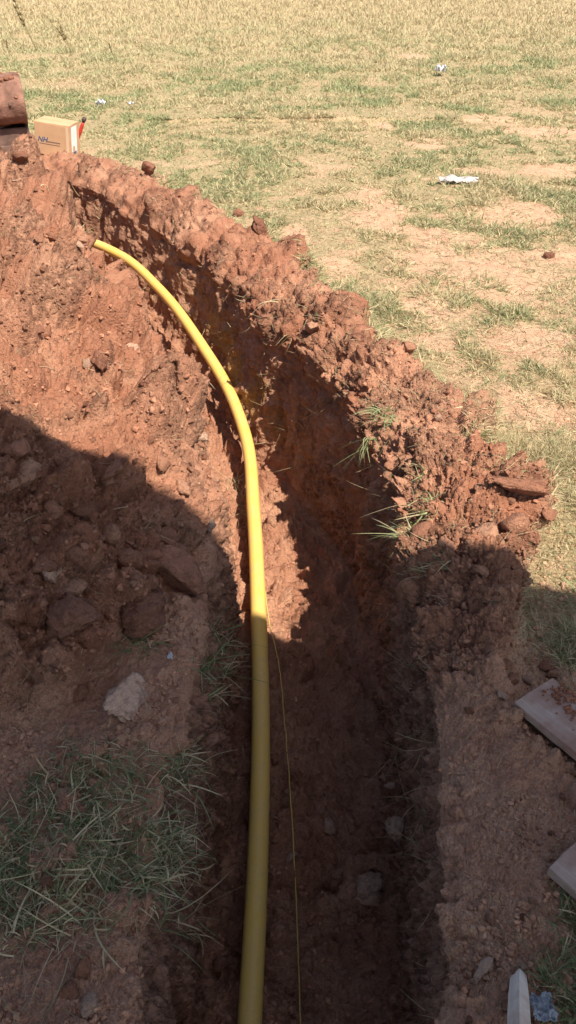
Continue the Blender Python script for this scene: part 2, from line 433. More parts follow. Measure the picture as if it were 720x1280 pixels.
def simple(name, c1, c2, scale=12, rough=.7, spec=.3, bump=0, detail=5, stretch=None):
    m, n, b = nt(name)
    tc = nnode(n, 'ShaderNodeTexCoord').outputs['Object']
    if stretch:
        mp = nnode(n, 'ShaderNodeMapping'); mp.inputs['Scale'].default_value = stretch; n.links.new(tc, mp.inputs[0]); tc = mp.outputs[0]
    nf = noise(n, scale, detail, .6, tc).outputs['Fac']
    n.links.new(mixc(n, ramp(n, nf, .35, .65), c1, c2), b.inputs['Base Color'])
    b.inputs['Roughness'].default_value = rough; b.inputs['Specular IOR Level'].default_value = spec
    if bump:
        bp = nnode(n, 'ShaderNodeBump'); bp.inputs['Distance'].default_value = bump; n.links.new(nf, bp.inputs['Height']); n.links.new(bp.outputs[0], b.inputs['Normal'])
    return m
M['cardboard'] = simple('cardboard', (.50, .30, .165), (.56, .345, .20), 9, .85, .15, .0006)
M['white_label'] = simple('white_paper', (.72, .72, .70), (.8, .8, .78), 9, .6)
M['ink'] = simple('blue_ink', (.07, .09, .16), (.10, .12, .19), 20, .7)
M['grey_ink'] = simple('grey_ink', (.12, .09, .08), (.16, .12, .1), 20, .7)
M['red_plastic'] = simple('red_plastic', (.45, .03, .02), (.5, .045, .03), 20, .45)
M['dark_plastic'] = simple('dark_plastic', (.05, .03, .03), (.09, .05, .04), 20, .5)
M['steel'] = simple('worn_steel', (.10, .06, .048), (.20, .12, .09), 9, .7, .3, .01)
M['muddy_steel'] = simple('mud_smeared_steel', (.13, .065, .045), (.29, .15, .105), 8, .85, .2, .03)
M['plastic_scrap'] = simple('scrap_plastic', (.20, .215, .25), (.36, .38, .41), 18, .4, .5, .002)
M['white_scrap'] = simple('white_scrap', (.55, .56, .60), (.68, .69, .73), 18, .4, .5)
M['grey_scrap'] = simple('dusty_sheet', (.30, .27, .26), (.50, .47, .45), 9, .6, .3, .002)
M['brick'] = simple('brick_wall', (.30, .13, .08), (.38, .2, .13), 3, .9)
M['roof'] = simple('roof_sheet', (.2, .2, .21), (.26, .26, .27), 3, .6)
# wood with grain and soil stains
def wood(name, c1, c2, dirt):
    m, n, b = nt(name)
    tc = nnode(n, 'ShaderNodeTexCoord').outputs['Object']
    mp = nnode(n, 'ShaderNodeMapping'); mp.inputs['Scale'].default_value = (3, 60, 60); n.links.new(tc, mp.inputs[0])
    g = noise(n, 1.6, 5, .6, mp.outputs[0]).outputs['Fac']; st = noise(n, 9, 5, .65, tc).outputs['Fac']
    c = mixc(n, ramp(n, g, .35, .65), c1, c2); c = mixc(n, ramp(n, st, .42, .62), c, dirt)
    n.links.new(c, b.inputs['Base Color']); b.inputs['Roughness'].default_value = .85; b.inputs['Specular IOR Level'].default_value = .2
    bp = nnode(n, 'ShaderNodeBump'); bp.inputs['Distance'].default_value = .003; n.links.new(g, bp.inputs['Height']); n.links.new(bp.outputs[0], b.inputs['Normal'])
    return m
M['board'] = wood('stained_board', (.38, .27, .21), (.46, .34, .27), (.32, .18, .13))
M['stake'] = wood('pale_timber', (.66, .54, .44), (.76, .66, .56), (.55, .40, .32))
# pipe
def pipe_mat():
    m, n, b = nt('yellow_polyethylene')
    geo = nnode(n, 'ShaderNodeNewGeometry').outputs['Position']
    a = noise(n, 14, 5, .6, geo).outputs['Fac']; s_ = noise(n, 160, 3, .7, geo).outputs['Fac']
    c = mixc(n, ramp(n, a, .3, .7), (.74, .47, .105), (.80, .53, .135))
    c = mixc(n, mul(n, ramp(n, a, .42, .66), mul(n, ramp(n, s_, .3, .65), .6)), c, (.52, .32, .17))
    n.links.new(c, b.inputs['Base Color']); b.inputs['Roughness'].default_value = .45; b.inputs['Specular IOR Level'].default_value = .4
    return m
M['pipe'] = pipe_mat()
M['wire'] = simple('yellow_wire', (.62, .43, .10), (.7, .5, .14), 20, .5)
def blade_mat(name):
    m, n, b = nt(name)
    at = nnode(n, 'ShaderNodeAttribute', attribute_name='col', attribute_type='GEOMETRY')
    n.links.new(at.outputs['Color'], b.inputs['Base Color'])
    b.inputs['Roughness'].default_value = .7; b.inputs['Specular IOR Level'].default_value = .2
    tr = nnode(n, 'ShaderNodeBsdfTranslucent'); n.links.new(at.outputs['Color'], tr.inputs[0])
    mx = nnode(n, 'ShaderNodeMixShader'); mx.inputs[0].default_value = .28
    n.links.new(b.outputs[0], mx.inputs[1]); n.links.new(tr.outputs[0], mx.inputs[2])
    n.links.new(mx.outputs[0], n.nodes['Material Output'].inputs[0])
    return m
M['blade'] = blade_mat('grass_blades')

# ------------------------------------------------------------------ helpers
def mesh_np(name, verts, quads=None, tris=None, mat=None, smooth=True, attrs=None, parent=None):
    me = bpy.data.meshes.new(name)
    verts = np.asarray(verts, np.float32).reshape(-1, 3)
    me.vertices.add(len(verts)); me.vertices.foreach_set('co', verts.ravel())
    loops = []; starts = []; off = 0
    for f, k in ((quads, 4), (tris, 3)):
        if f is not None and len(f):
            f = np.asarray(f, np.int32).reshape(-1, k)
            loops.append(f.ravel()); starts.append(off+np.arange(len(f))*k); off += f.size
    loops = np.concatenate(loops); starts = np.concatenate(starts)
    me.loops.add(len(loops)); me.loops.foreach_set('vertex_index', loops.astype(np.int32))
    me.polygons.add(len(starts)); me.polygons.foreach_set('loop_start', starts.astype(np.int32))
    me.update(calc_edges=True)
    me.polygons.foreach_set('use_smooth', np.full(len(starts), smooth, bool))
    for an, av in (attrs or {}).items():
        if av.ndim == 2:
            a = me.attributes.new(an, 'FLOAT_COLOR', 'POINT'); a.data.foreach_set('color', np.ascontiguousarray(av, np.float32).ravel())
        else:
            a = me.attributes.new(an, 'FLOAT', 'POINT'); a.data.foreach_set('value', np.ascontiguousarray(av, np.float32).ravel())
    if mat: me.materials.append(mat)
    o = bpy.data.objects.new(name, me); col.objects.link(o); o.parent = parent
    return o
def from_bm(name, bm, mat, parent=None, smooth=False):
    bmesh.ops.recalc_face_normals(bm, faces=bm.faces)
    me = bpy.data.meshes.new(name); bm.to_mesh(me); bm.free()
    if smooth: me.polygons.foreach_set('use_smooth', [True]*len(me.polygons))
    me.materials.append(mat)
    o = bpy.data.objects.new(name, me); col.objects.link(o); o.parent = parent
    return o
def tag(o, label=None, cat=None, group=None, kind=None):
    for k, v_ in (('label', label), ('category', cat), ('group', group), ('kind', kind)):
        if v_: o[k] = v_
    return o
def empty(name, loc, rot=(0, 0, 0)):
    o = bpy.data.objects.new(name, None); col.objects.link(o); o.location = loc; o.rotation_euler = rot; o.empty_display_size = .05
    return o
def box_bm(bm, c, size, rot=None, bevel=0):
    r = bmesh.ops.create_cube(bm, size=1.0)
    vs = r['verts']
    bmesh.ops.scale(bm, vec=size, verts=vs)
    if bevel:
        es = list({e for v_ in vs for e in v_.link_edges})
        g = bmesh.ops.bevel(bm, geom=es, offset=bevel, segments=2, affect='EDGES')
        vs = list({v_ for f in g['faces'] for v_ in f.verts} | {v_ for v_ in vs if v_.is_valid})
    if rot is not None: bmesh.ops.transform(bm, matrix=rot.to_4x4(), verts=vs)
    bmesh.ops.translate(bm, vec=c, verts=vs)
    return vs
def tube(name, pts, radius, mat, parent=None, seg=16, closed_ends=True):
    pts = np.asarray(pts, float); n = len(pts)
    rad = np.full(n, radius) if np.isscalar(radius) else np.asarray(radius)
    tan = np.gradient(pts, axis=0); tan /= np.linalg.norm(tan, axis=1, keepdims=True)
    up = np.array([0, 0, 1.0]); V = []
    for i in range(n):
        a = np.cross(tan[i], up); a /= max(np.linalg.norm(a), 1e-6); b = np.cross(a, tan[i])
        for k in range(seg):
            t = 2*math.pi*k/seg
            V.append(pts[i]+rad[i]*(math.cos(t)*a+math.sin(t)*b))
    q = [(i*seg+k, i*seg+(k+1) % seg, (i+1)*seg+(k+1) % seg, (i+1)*seg+k) for i in range(n-1) for k in range(seg)]
    tr = []
    if closed_ends:
        V.append(pts[0]); V.append(pts[-1]); a0 = n*seg; a1 = a0+1
        tr = [(a0, (k+1) % seg, k) for k in range(seg)]+[(a1, (n-1)*seg+k, (n-1)*seg+(k+1) % seg) for k in range(seg)]
    return mesh_np(name, V, q, tr, mat, True, None, parent)
def smooth_path(pts, n):
    pts = np.asarray(pts, float); k = np.concatenate([[0], np.cumsum(np.linalg.norm(np.diff(pts, axis=0), axis=1))])
    t = np.linspace(0, k[-1], n)
    return np.stack([spline(t, k, pts[:, i]) for i in range(3)], 1)

# ------------------------------------------------------------------ ground meshes
def sub_grid(name, c0, c1, kind_label, r0=0, r1=None):
    r1 = NS-1 if r1 is None else r1
    sub = P[r0:r1+1, c0:c1+1]; nr, nc = sub.shape[:2]
    i = np.arange(nr-1)[:, None]*nc+np.arange(nc-1)[None, :]
    q = np.stack([i, i+1, i+1+nc, i+nc], 2).reshape(-1, 4)
    o = mesh_np(name, sub.reshape(-1, 3), q, None, M['earth'], True,
                {'soil': ATT[r0:r1+1, c0:c1+1].reshape(-1, 4), 'field': FLD[r0:r1+1, c0:c1+1].ravel()})
    tag(o, kind='structure'); o['label'] = kind_label
    return o
rE = int(np.searchsorted(S, END)); rE1 = min(rE+1, NS-1)
rH = int(np.searchsorted(S, 1.35))
cb = cR0+int(np.searchsorted(T1R*float(Wr[int(np.searchsorted(S, 4))]), .6))
sub_grid('spoil_heap_ground', 0, cL1, 'long bank of dug red earth filling the left side', 0, rE1)
sub_grid('trench_side', cL1, cL1+NW, 'near vertical cut earth side of the trench on the left', 0, rE1)
sub_grid('trench_floor', cL1+NW, cL1+NW+NF, 'lumpy earth bottom of the trench', 0, rE1)
sub_grid('trench_side', cL1+NW+NF, cR0, 'scraped cut earth side of the trench on the right', 0, rE1)
sub_grid('field_ground', cR0, NC-1, 'dry grassy field and earth edge right of the trench', 0, rE1)
# beyond the trench end: one sheet
Pn = P
colsel = np.concatenate([np.arange(0, cL1+1), np.arange(cR0+1, NC)])
sub = P[rE1:, colsel]; nr, nc = sub.shape[:2]
i = np.arange(nr-1)[:, None]*nc+np.arange(nc-1)[None, :]
o = mesh_np('field_ground', sub.reshape(-1, 3), np.stack([i, i+1, i+1+nc, i+nc], 2).reshape(-1, 4), None, M['earth'], True,
            {'soil': ATT[rE1:, colsel].reshape(-1, 4), 'field': FLD[rE1:, colsel].ravel()})
tag(o, kind='structure'); o['label'] = 'open dry field stretching away beyond the trench'
print('ground', round(time.time()-T0, 1))

# projected positions of all ground vertices, for setting things down on the surface
NN = normals(P)
PX, PY, PD = project(P)
okv = (PD > .3) & (Sg < END)
ref = PX[:, :]
# surface point nearest the eye along a line of sight
cand = np.nonzero(((PD > .3) & (PX > -60) & (PX < 780) & (PY > -40) & (PY < 1340)).ravel())[0]
cPX, cPY, cPD = PX.ravel()[cand], PY.ravel()[cand], PD.ravel()[cand]
Pf, Nf = P.reshape(-1, 3), NN.reshape(-1, 3)
def at(px, py, tol=5.0):
    q = np.nonzero((np.abs(cPX-px) < tol) & (np.abs(cPY-py) < tol))[0]
    if not len(q): return at(px, py, tol*2)
    k = q[np.argmin(cPD[q])]
    near_ = q[cPD[q] < cPD[k]+.12]
    k = near_[np.argmin((cPX[near_]-px)**2+(cPY[near_]-py)**2)]
    i_ = cand[k]
    return Pf[i_].copy(), Nf[i_].copy(), float(cPD[k])

# ------------------------------------------------------------------ clods
def chunk(seed, sub=3, flatness=.75, cuts=9, rough=.15):
    r = np.random.default_rng(seed)
    bm = bmesh.new(); bmesh.ops.create_icosphere(bm, subdivisions=sub, radius=1)
    V = np.array([v_.co[:] for v_ in bm.verts]); F = np.array([[v_.index for v_ in f.verts] for f in bm.faces]); bm.free()
    V = V*np.array([1, .62+.3*r.random(), flatness*(.6+.4*r.random())])
    n = gnoise(V[:, 0]*1.1, V[:, 1]*1.1, V[:, 2]*1.1, seed)
    V = V*(1+.45*n)[:, None]
    for k in range(cuts):
        dn = r.normal(size=3); dn /= np.linalg.norm(dn)
        h = (V@dn).max()*(.52+.32*r.random())
        e = np.maximum(V@dn-h, 0); V = V-dn[None, :]*(e*.92)[:, None]
    for f_, a_ in ((2.2, rough*2), (4.6, rough*1.5), (9, rough*1.0), (17, rough*.6)):
        V = V*(1+a_*1.2*(.35-np.abs(gnoise(V[:, 0]*f_, V[:, 1]*f_, V[:, 2]*f_, seed+9)))[:, None])
    V -= V.mean(0); V /= np.abs(V[:, :2]).max()
    return V, F
HI = [chunk(100+k, 4, .8, 11) for k in range(6)]
MID = [chunk(200+k, 3, .8, 9) for k in range(10)]
LO = [chunk(300+k, 2, .7, 11, .2) for k in range(14)]
TINY = [chunk(400+k, 1, .7, 7, .25) for k in range(12)]
chunk_me = {}
def chunk_mesh(k, hi=False, mat='clod'):
    key = (k, hi, mat)
    if key not in chunk_me:
        V, F = (HI if hi else MID)[k]
        o = mesh_np('soil_clod', V, None, F, M[mat], True)
        chunk_me[key] = o.data; bpy.data.objects.remove(o)
    return chunk_me[key]
def put_clod(name, Pp, size, k=0, hi=False, mat='clod', rot=None, aspect=(1, 1, 1), sink=.25):
    o = bpy.data.objects.new(name, chunk_mesh(k, hi, mat)); col.objects.link(o)
    if rot is None: rot = (rng.normal()*.35, rng.normal()*.35, rng.random()*6.28)
    o.rotation_euler = rot
    o.scale = [size*a for a in aspect]
    o.location = (Pp[0], Pp[1], Pp[2]+size*aspect[2]*(.5-sink))
    return o
# particular clods and stones: px, py, half size in px, name, label, options
spec = [
 (655, 616, 47, 'earth_slab', 'thick upturned slab of reddish sod lying on the right bank by the grass', dict(k=0, hi=True, mat='dark_clod', rot=(-.75, .05, -.14), aspect=(1.05, .5, .34), sink=-.25)),
 (325, 290, 17, 'soil_clod', 'upright dark clod standing on the far right bank edge above the yellow pipe', dict(k=3, hi=True, mat='dark_clod', rot=(.2, .7, .3), aspect=(.95, .8, .9), sink=.2)),
 (186, 208, 11, 'soil_clod', 'small clod at the grass edge nearest the cardboard box', dict(k=2, mat='dark_clod')),
 (160, 874, 38, 'flat_stone', 'pale flat stone standing on the shaded left ledge', dict(k=3, hi=True, mat='pale_stone', rot=(.55, .15, 1.15), aspect=(1.15, .9, .42), sink=.15)),
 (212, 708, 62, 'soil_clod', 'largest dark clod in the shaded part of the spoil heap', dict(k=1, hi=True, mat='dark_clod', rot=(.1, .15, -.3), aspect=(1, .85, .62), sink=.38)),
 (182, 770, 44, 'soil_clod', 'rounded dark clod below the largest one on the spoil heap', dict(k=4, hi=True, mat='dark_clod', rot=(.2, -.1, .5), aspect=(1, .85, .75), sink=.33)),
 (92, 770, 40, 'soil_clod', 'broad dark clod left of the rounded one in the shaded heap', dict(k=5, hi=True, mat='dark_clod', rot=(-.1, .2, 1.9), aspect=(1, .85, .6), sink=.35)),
 (132, 602, 12, 'soil_clod', 'small round clod just inside the shadow edge on the heap', dict(k=0, mat='clod')),
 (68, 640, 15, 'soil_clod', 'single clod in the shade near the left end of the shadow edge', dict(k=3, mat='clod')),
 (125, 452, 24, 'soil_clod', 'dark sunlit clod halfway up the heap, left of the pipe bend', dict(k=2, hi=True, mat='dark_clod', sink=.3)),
 (462, 1115, 27, 'loose_stone', 'large pale stone in the middle of the trench floor', dict(k=4, hi=True, mat='pale_stone', rot=(.1, .1, .2), aspect=(1, .85, .65), sink=.05)),
 (491, 1039, 17, 'loose_stone', 'pale squarish stone on the floor close to the right trench side', dict(k=5, hi=True, mat='pale_stone', sink=.05)),
 (470, 1040, 14, 'loose_stone', 'dull stone lying left of the pale squarish one on the floor', dict(k=0, mat='clod')),
 (412, 1037, 12, 'loose_stone', 'small rounded stone on the trench floor right of the wire', dict(k=1, mat='pale_stone')),
 (474, 1161, 11, 'loose_stone', 'round clod just below the large pale stone in the trench', dict(k=7, mat='clod')),
 (430, 1135, 11, 'loose_stone', 'brown clod left of the large pale stone in the trench', dict(k=8, mat='clod')),
 (408, 1098, 10, 'loose_stone', 'small brown clod nearest the wire on the shaded floor', dict(k=9, mat='clod')),
 (489, 984, 11, 'stone_flake', 'thin pale flake in the dark middle of the trench floor', dict(k=3, mat='pale_stone', rot=(0, 0, .3), aspect=(1, .6, .25), sink=.1)),
 (626, 868, 13, 'loose_stone', 'tapered pinkish stone beside the corner of the stained board', dict(k=6, mat='pale_stone', rot=(.3, .3, 1.7), aspect=(1.1, .75, .5))),
 (641, 851, 11, 'loose_stone', 'pinkish chip above the tapered stone by the board', dict(k=5, mat='clod')),
 (658, 851, 12, 'loose_stone', 'flat pinkish stone touching the top end of the stained board', dict(k=4, mat='pale_stone', aspect=(1.1, .7, .5))),
 (634, 832, 12, 'loose_stone', 'blocky clod farthest from the board in the stone cluster', dict(k=3, mat='clod')),
 (650, 700+195, 15, 'loose_stone', 'half buried clod below the corner of the stained board', dict(k=2, mat='clod', aspect=(1, .9, .5))),
 (600, 715, 14, 'soil_clod', 'sunlit chunk on the right bank at the shadow edge', dict(k=1, mat='clod')),
 (112, 1257, 15, 'loose_stone', 'angular pinkish stone at the bottom left of the ledge', dict(k=5, hi=True, mat='pale_stone', rot=(.1, .1, .5), aspect=(1, .9, .7))),
 (85, 1241, 15, 'loose_stone', 'flat stone left of the angular pinkish one on the ledge', dict(k=8, mat='clod', aspect=(1, .9, .6))),
 (103, 1213, 16, 'loose_stone', 'crumbling clod above the angular pinkish stone on the ledge', dict(k=9, mat='clod')),
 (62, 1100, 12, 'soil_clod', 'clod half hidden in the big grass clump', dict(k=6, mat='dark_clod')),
 (606, 1210, 26, 'earth_lump', 'smooth pinkish lump on the right ledge beside the timber stake', dict(k=2, hi=True, mat='pale_stone', rot=(.2, 0, .6), aspect=(1, .8, .5), sink=.4)),
 (580, 1235, 15, 'earth_lump', 'smaller upright lump at the trench edge near the timber stake', dict(k=7, mat='clod', aspect=(.8, .8, 1))),
 (352, 750, 20, 'soil_clod', 'cracked sunlit clod beside the pipe at the shadow edge', dict(k=3, hi=True, mat='clod', aspect=(1, .9, .5), sink=.3)),
 (372, 745, 17, 'soil_clod', 'cracked sunlit clod at the right of the lit trench floor', dict(k=0, hi=True, mat='clod', aspect=(.9, 1, .5), sink=.3)),
 (340, 655, 10, 'soil_clod', 'reddish clod touching the pipe on the sunlit floor', dict(k=4, mat='clod')),
 (685, 322, 9, 'soil_clod', 'reddish clod on the bare patch of the field', dict(k=2, mat='dark_clod')),
 (510, 437, 11, 'soil_clod', 'rounded clod on the outer slope of the right bank', dict(k=6, mat='clod')),
 (298, 270, 9, 'soil_clod', 'small clod left of the upright dark clod on the bank', dict(k=5, mat='dark_clod')),
 (106, 297, 9, 'soil_clod', 'clod lying where the far end of the pipe enters the bank', dict(k=3, mat='clod', sink=.3)),
 (101, 306, 8, 'soil_clod', 'pale clod just under the far end of the pipe', dict(k=6, mat='pale_stone', aspect=(1.2, .8, .5), sink=.3)),
 (25, 203, 12, 'soil_clod', 'dark clod at the end of the trench below the bucket', dict(k=1, mat='dark_clod', sink=.1)),
]
for (px, py, hs, nm, lab, kw) in spec:
    p, n_, dpt = at(px, py)
    o = put_clod(nm, p, hs*dpt/FPX, **kw)
    tag(o, lab, 'stone' if 'stone' in nm else 'clod')

# countable loose clods: the largest ones one by one
SUN = np.array([.40, -.55, 1.0]); SUN /= np.linalg.norm(SUN)
def in_shade(p): return p[1] < 2.21-.30*p[0]-.46*p[2]
area = np.zeros((NS, NC))
e1 = np.stack([np.gradient(PX, axis=0), np.gradient(PY, axis=0)], 2); e2 = np.stack([np.gradient(PX, axis=1), np.gradient(PY, axis=1)], 2)
area = np.abs(e1[..., 0]*e2[..., 1]-e1[..., 1]*e2[..., 0])
inv = (PD > .3) & (PX > -25) & (PX < 745) & (PY > -25) & (PY < 1305)
area = np.where(inv, area, 0)
zoneW = {'heap': heapm, 'berm': wBerm, 'floor': wF, 'ledge': wLedR*(dist_r < .55)+ledLm}
def pick(w, n, r=rng):
    w = w.ravel(); k = np.nonzero(w > 0)[0]; pw = w[k]/w[k].sum()
    return r.choice(k, n, p=pw)
grp = {('heap', 1): ('small loose clod lying in the shaded part of the spoil heap', 'loose clods on the shaded heap', 76),
       ('heap', 0): ('small loose clod lying on the sunlit slope of the spoil heap', 'loose clods on the sunlit heap', 75),
       ('berm', 0): ('small loose clod lying on the sunlit bank right of the trench', 'loose clods on the sunlit right bank', 62),
       ('berm', 1): ('small loose clod in the shade on the right bank', 'loose clods on the shaded right bank', 10),
       ('floor', 1): ('small clod lying on the dark shaded trench floor', 'loose clods on the trench floor', 22),
       ('ledge', 1): ('small crumbled clod on the flat shaded ledge beside the trench', 'loose clods on the ledges', 26)}
for (zn_, sh), (lab, g, cnt) in grp.items():
    got = 0; tries = pick(area*np.clip(zoneW[zn_], 0, 1)*(zoneW[zn_] > .5), cnt*12)
    for i_ in tries:
        if got >= cnt: break
        p = Pf[i_]
        if bool(sh) != bool(in_shade(p)): continue
        dpt = PD.ravel()[i_]
        sz = np.clip((.010+.012*rng.pareto(1.8)), .01, .055)
        if zn_ == 'ledge' or zn_ == 'floor': sz = min(sz, .028)
        sz = max(sz, 3.2*dpt/FPX)
        if zn_ == 'ledge' and p[0] < -.3 and p[1] < 1.35: continue
        mat = 'dark_clod' if rng.random() < .15 else ('pale_stone' if rng.random() < .07 else 'clod')
        o = put_clod('soil_clod', p, sz, int(rng.integers(10)), False, mat, aspect=(1, .8+.3*rng.random(), .6+.4*rng.random()), sink=.3)
        tag(o, lab, 'clod', g); got += 1

def merge(lib, idxs, sizes, kinds, rots, sinks):
    Vs, Fs, Cs = [], [], []; off = 0
    for q, i_ in enumerate(idxs):
        V, F = lib[kinds[q]]
        a, b, c = rots[q]
        Rm = np.array(Matrix.Rotation(a, 3, 'Z') @ Matrix.Rotation(b, 3, 'X') @ Matrix.Rotation(c, 3, 'Y'))
        Vs.append((V@Rm.T)*sizes[q]+Pf[i_]+Nf[i_]*sizes[q]*sinks); Fs.append(F+off); off += len(V)
    return np.concatenate(Vs), np.concatenate(Fs), None
def crumbs(name, lab, w, n, lo_px, hi_m, cat='soil', power=2.3, base=.0022):
    ids = pick(area*w, n); dd = PD.ravel()[ids]
    sz = np.clip(base*(1+rng.pareto(power, n)), lo_px*dd/FPX, hi_m)
    keep = np.ones(n, bool)
    big_ = sz/dd*FPX > 3.4
    for lib, mask in ((LO, big_), (TINY, ~big_)):
        pass
    Vall, Fall, Call = [], [], []; off = 0
    for lib, mask in ((LO, big_), (TINY, ~big_)):
        ii = ids[mask]; ss = sz[mask]
        if not len(ii): continue
        k = rng.integers(0, len(lib), len(ii)); rt = rng.random((len(ii), 3))*6.28
        V, F, _ = merge(lib, ii, ss, k, rt, .25)
        nv = len(lib[0][0])
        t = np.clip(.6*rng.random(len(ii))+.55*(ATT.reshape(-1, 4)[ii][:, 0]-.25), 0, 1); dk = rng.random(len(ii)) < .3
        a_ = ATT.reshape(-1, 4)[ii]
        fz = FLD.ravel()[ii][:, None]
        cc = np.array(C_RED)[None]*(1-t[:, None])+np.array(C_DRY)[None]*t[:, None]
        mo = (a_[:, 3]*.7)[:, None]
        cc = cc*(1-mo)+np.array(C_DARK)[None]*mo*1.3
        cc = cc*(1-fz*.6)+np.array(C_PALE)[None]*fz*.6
        cc = cc*(.85+.3*rng.random(len(ii)))[:, None]
        Vall.append(V); Fall.append(F+off); off += len(V)
        Call.append(np.repeat(np.concatenate([cc, np.ones((len(cc), 1))], 1), nv, 0))
    o = mesh_np(name, np.concatenate(Vall), None, np.concatenate(Fall), M['crumb'], False, {'col': np.concatenate(Call)})
    return tag(o, lab, cat, None, 'stuff')
wh = np.clip(heapm, 0, 1)*(Sg < 9)*(.4+.9*sstep(-.3, .4, n_b))
crumbs('soil_crumbs', 'loose crumbs of red soil all over the spoil heap', wh, 15000, .8, .014)
crumbs('soil_crumbs', 'loose crumbs of red soil on the right bank of the trench', np.clip(wBerm, 0, 1)*(.4+.9*sstep(-.3, .4, n_b)), 12000, .8, .014)
crumbs('soil_crumbs', 'loose soil crumbs on the trench floor', np.clip(wF, 0, 1), 5000, .8, .012)
crumbs('soil_crumbs', 'fine soil crumbs scattered on the flat ledges', np.clip(wLedR*(dist_r < .6)+ledLm, 0, 1)*sstep(-.15, .45, n_b+.5*n_a), 5000, .9, .009)
crumbs('soil_crumbs', 'small crumbs of earth scattered over the field', np.clip(fieldm, 0, 1)*np.clip(bare*.5+.9*np.exp(-np.maximum(dist_r-.42, 0)/.14), 0, 1)*(Sg < 10), 4500, .7, .012)
print('clods', round(time.time()-T0, 1))

# ------------------------------------------------------------------ grass
def blades(base, dirs, length, width, bend, colr, K=3):
    """ribbons: base (n,3), dirs (n,3) unit, bend (n,3) offset at the tip"""
    n = len(base); t = np.linspace(0, 1, K+1)
    side = np.cross(dirs, rng.normal(size=(n, 3))); side /= np.maximum(np.linalg.norm(side, axis=1, keepdims=True), 1e-6)
    V = np.zeros((n, 2*K+1, 3), np.float32)
    for j in range(K):
        c = base+dirs*(length*t[j])[:, None]+bend*(t[j]**2)
        w = (width*(1-.55*t[j]**1.5)*.5)[:, None]
        V[:, 2*j] = c-side*w; V[:, 2*j+1] = c+side*w
    V[:, 2*K] = base+dirs*length[:, None]+bend
    o = np.arange(n)[:, None]*(2*K+1)
    q = np.concatenate([o+np.array([[2*j, 2*j+1, 2*j+3, 2*j+2]]) for j in range(K-1)], 0) if K > 1 else None
    t_ = o+np.array([[2*K-2, 2*K-1, 2*K]])
    c = np.repeat(np.concatenate([colr, np.ones((n, 1))], 1), 2*K+1, 0)
    return V.reshape(-1, 3), q, t_, c
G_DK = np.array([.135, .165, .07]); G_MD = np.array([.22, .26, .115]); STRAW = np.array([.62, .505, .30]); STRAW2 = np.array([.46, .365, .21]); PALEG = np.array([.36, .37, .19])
def field_grass():
    parts = []
    # distance bands of the same meadow
    green = sstep(-.25, .35, fbm(x, y, z*0, .55, 3, 300)+.6*fbm(x, y, z*0, 2.2, 2, 301)).reshape(NS, NC)
    yy = np.clip(Y, 0, 60)
    gb = np.interp(yy, [2, 5, 8, 11, 16, 22, 30, 60], [.36, .34, .38, .56, .50, .24, .07, .02])
    green = np.clip(gb*(.45+1.2*green), 0, 1)
    w = np.clip(fieldm, 0, 1)*(1-.9*bare)
    tuft = sstep(-.15, .35, .8*gnoise(x*1.6, y*1.1, z*0, 309).reshape(NS, NC)+.8*gnoise(x*5, y*4, z*0, 310).reshape(NS, NC)+.5*gnoise(x*14, y*12, z*0, 311).reshape(NS, NC))
    w = w*(np.interp(Y, [2, 6, 12], [.16, .15, .25])+1.0*tuft)
    w = w*(1-.8*np.clip(wLedR*(dist_r < .5), 0, 1))
    w = w*(Sg < 150)
    n = 250000
    ids = pick(area*w, n)
    base = Pf[ids]; dd = PD.ravel()[ids]
    # jitter inside the cell
    jit = .5*np.linalg.norm(P[1:, :]-P[:-1, :], axis=2); jit = np.concatenate([jit, jit[-1:]], 0).ravel()[ids]
    jx = .5*np.linalg.norm(P[:, 1:]-P[:, :-1], axis=2); jx = np.concatenate([jx, jx[:, -1:]], 1).ravel()[ids]
    base = base+np.stack([rng.uniform(-1, 1, n)*jx, rng.uniform(-1, 1, n)*jit, np.zeros(n)], 1)
    yb = base[:, 1]
    L = np.interp(yb, [2, 5, 10, 15, 25, 60], [.048, .045, .042, .05, .07, .12])*(.5+1.0*rng.random(n))
    tv = tuft.ravel()[ids]; L = L*(.55+.75*tv)*np.interp(yb, [8, 14, 20], [1, 1.25, 1.5])
    L = np.maximum(L, 2.2*dd/FPX)
    Wd = np.maximum(.0022*(.7+.6*rng.random(n)), .0011*dd)
    lean = np.interp(yb, [2, 6, 12, 25], [3.2, 2.6, 1.4, .8])
    a = rng.random(n)*6.283; h = rng.random(n)*lean
    dr_ = np.stack([np.cos(a)*h, np.sin(a)*h, np.ones(n)], 1); dr_ /= np.linalg.norm(dr_, axis=1, keepdims=True)
    b = np.stack([np.cos(a), np.sin(a), -.7*np.ones(n)], 1)*(L*.45*rng.random(n))[:, None]
    g = green.ravel()[ids]; r = rng.random(n)
    isg = r < g
    mix = rng.random((n, 1))
    c = np.where(isg[:, None], G_MD*(1-mix)+PALEG*mix, STRAW*(1-mix)+STRAW2*mix)
    far_ = np.clip((yb-14)/30, 0, 1)[:, None]
    mean_ = STRAW*.86*(1-g[:, None])+PALEG*g[:, None]
    c = c*(.8+.4*rng.random((n, 1)))
    fk = np.clip((yb-7)/18, 0, .65)[:, None]; c = c*(1-fk)+mean_*1.05*fk
    V, q, t_, cc = blades(base-np.array([0, 0, .004]), dr_, L, Wd, b, c, 2)
    o = mesh_np('meadow_grass', V, q, t_, M['blade'], False, {'col': cc})
    tag(o, 'short dry and green grass covering the open field', 'grass', None, 'stuff')
field_grass()

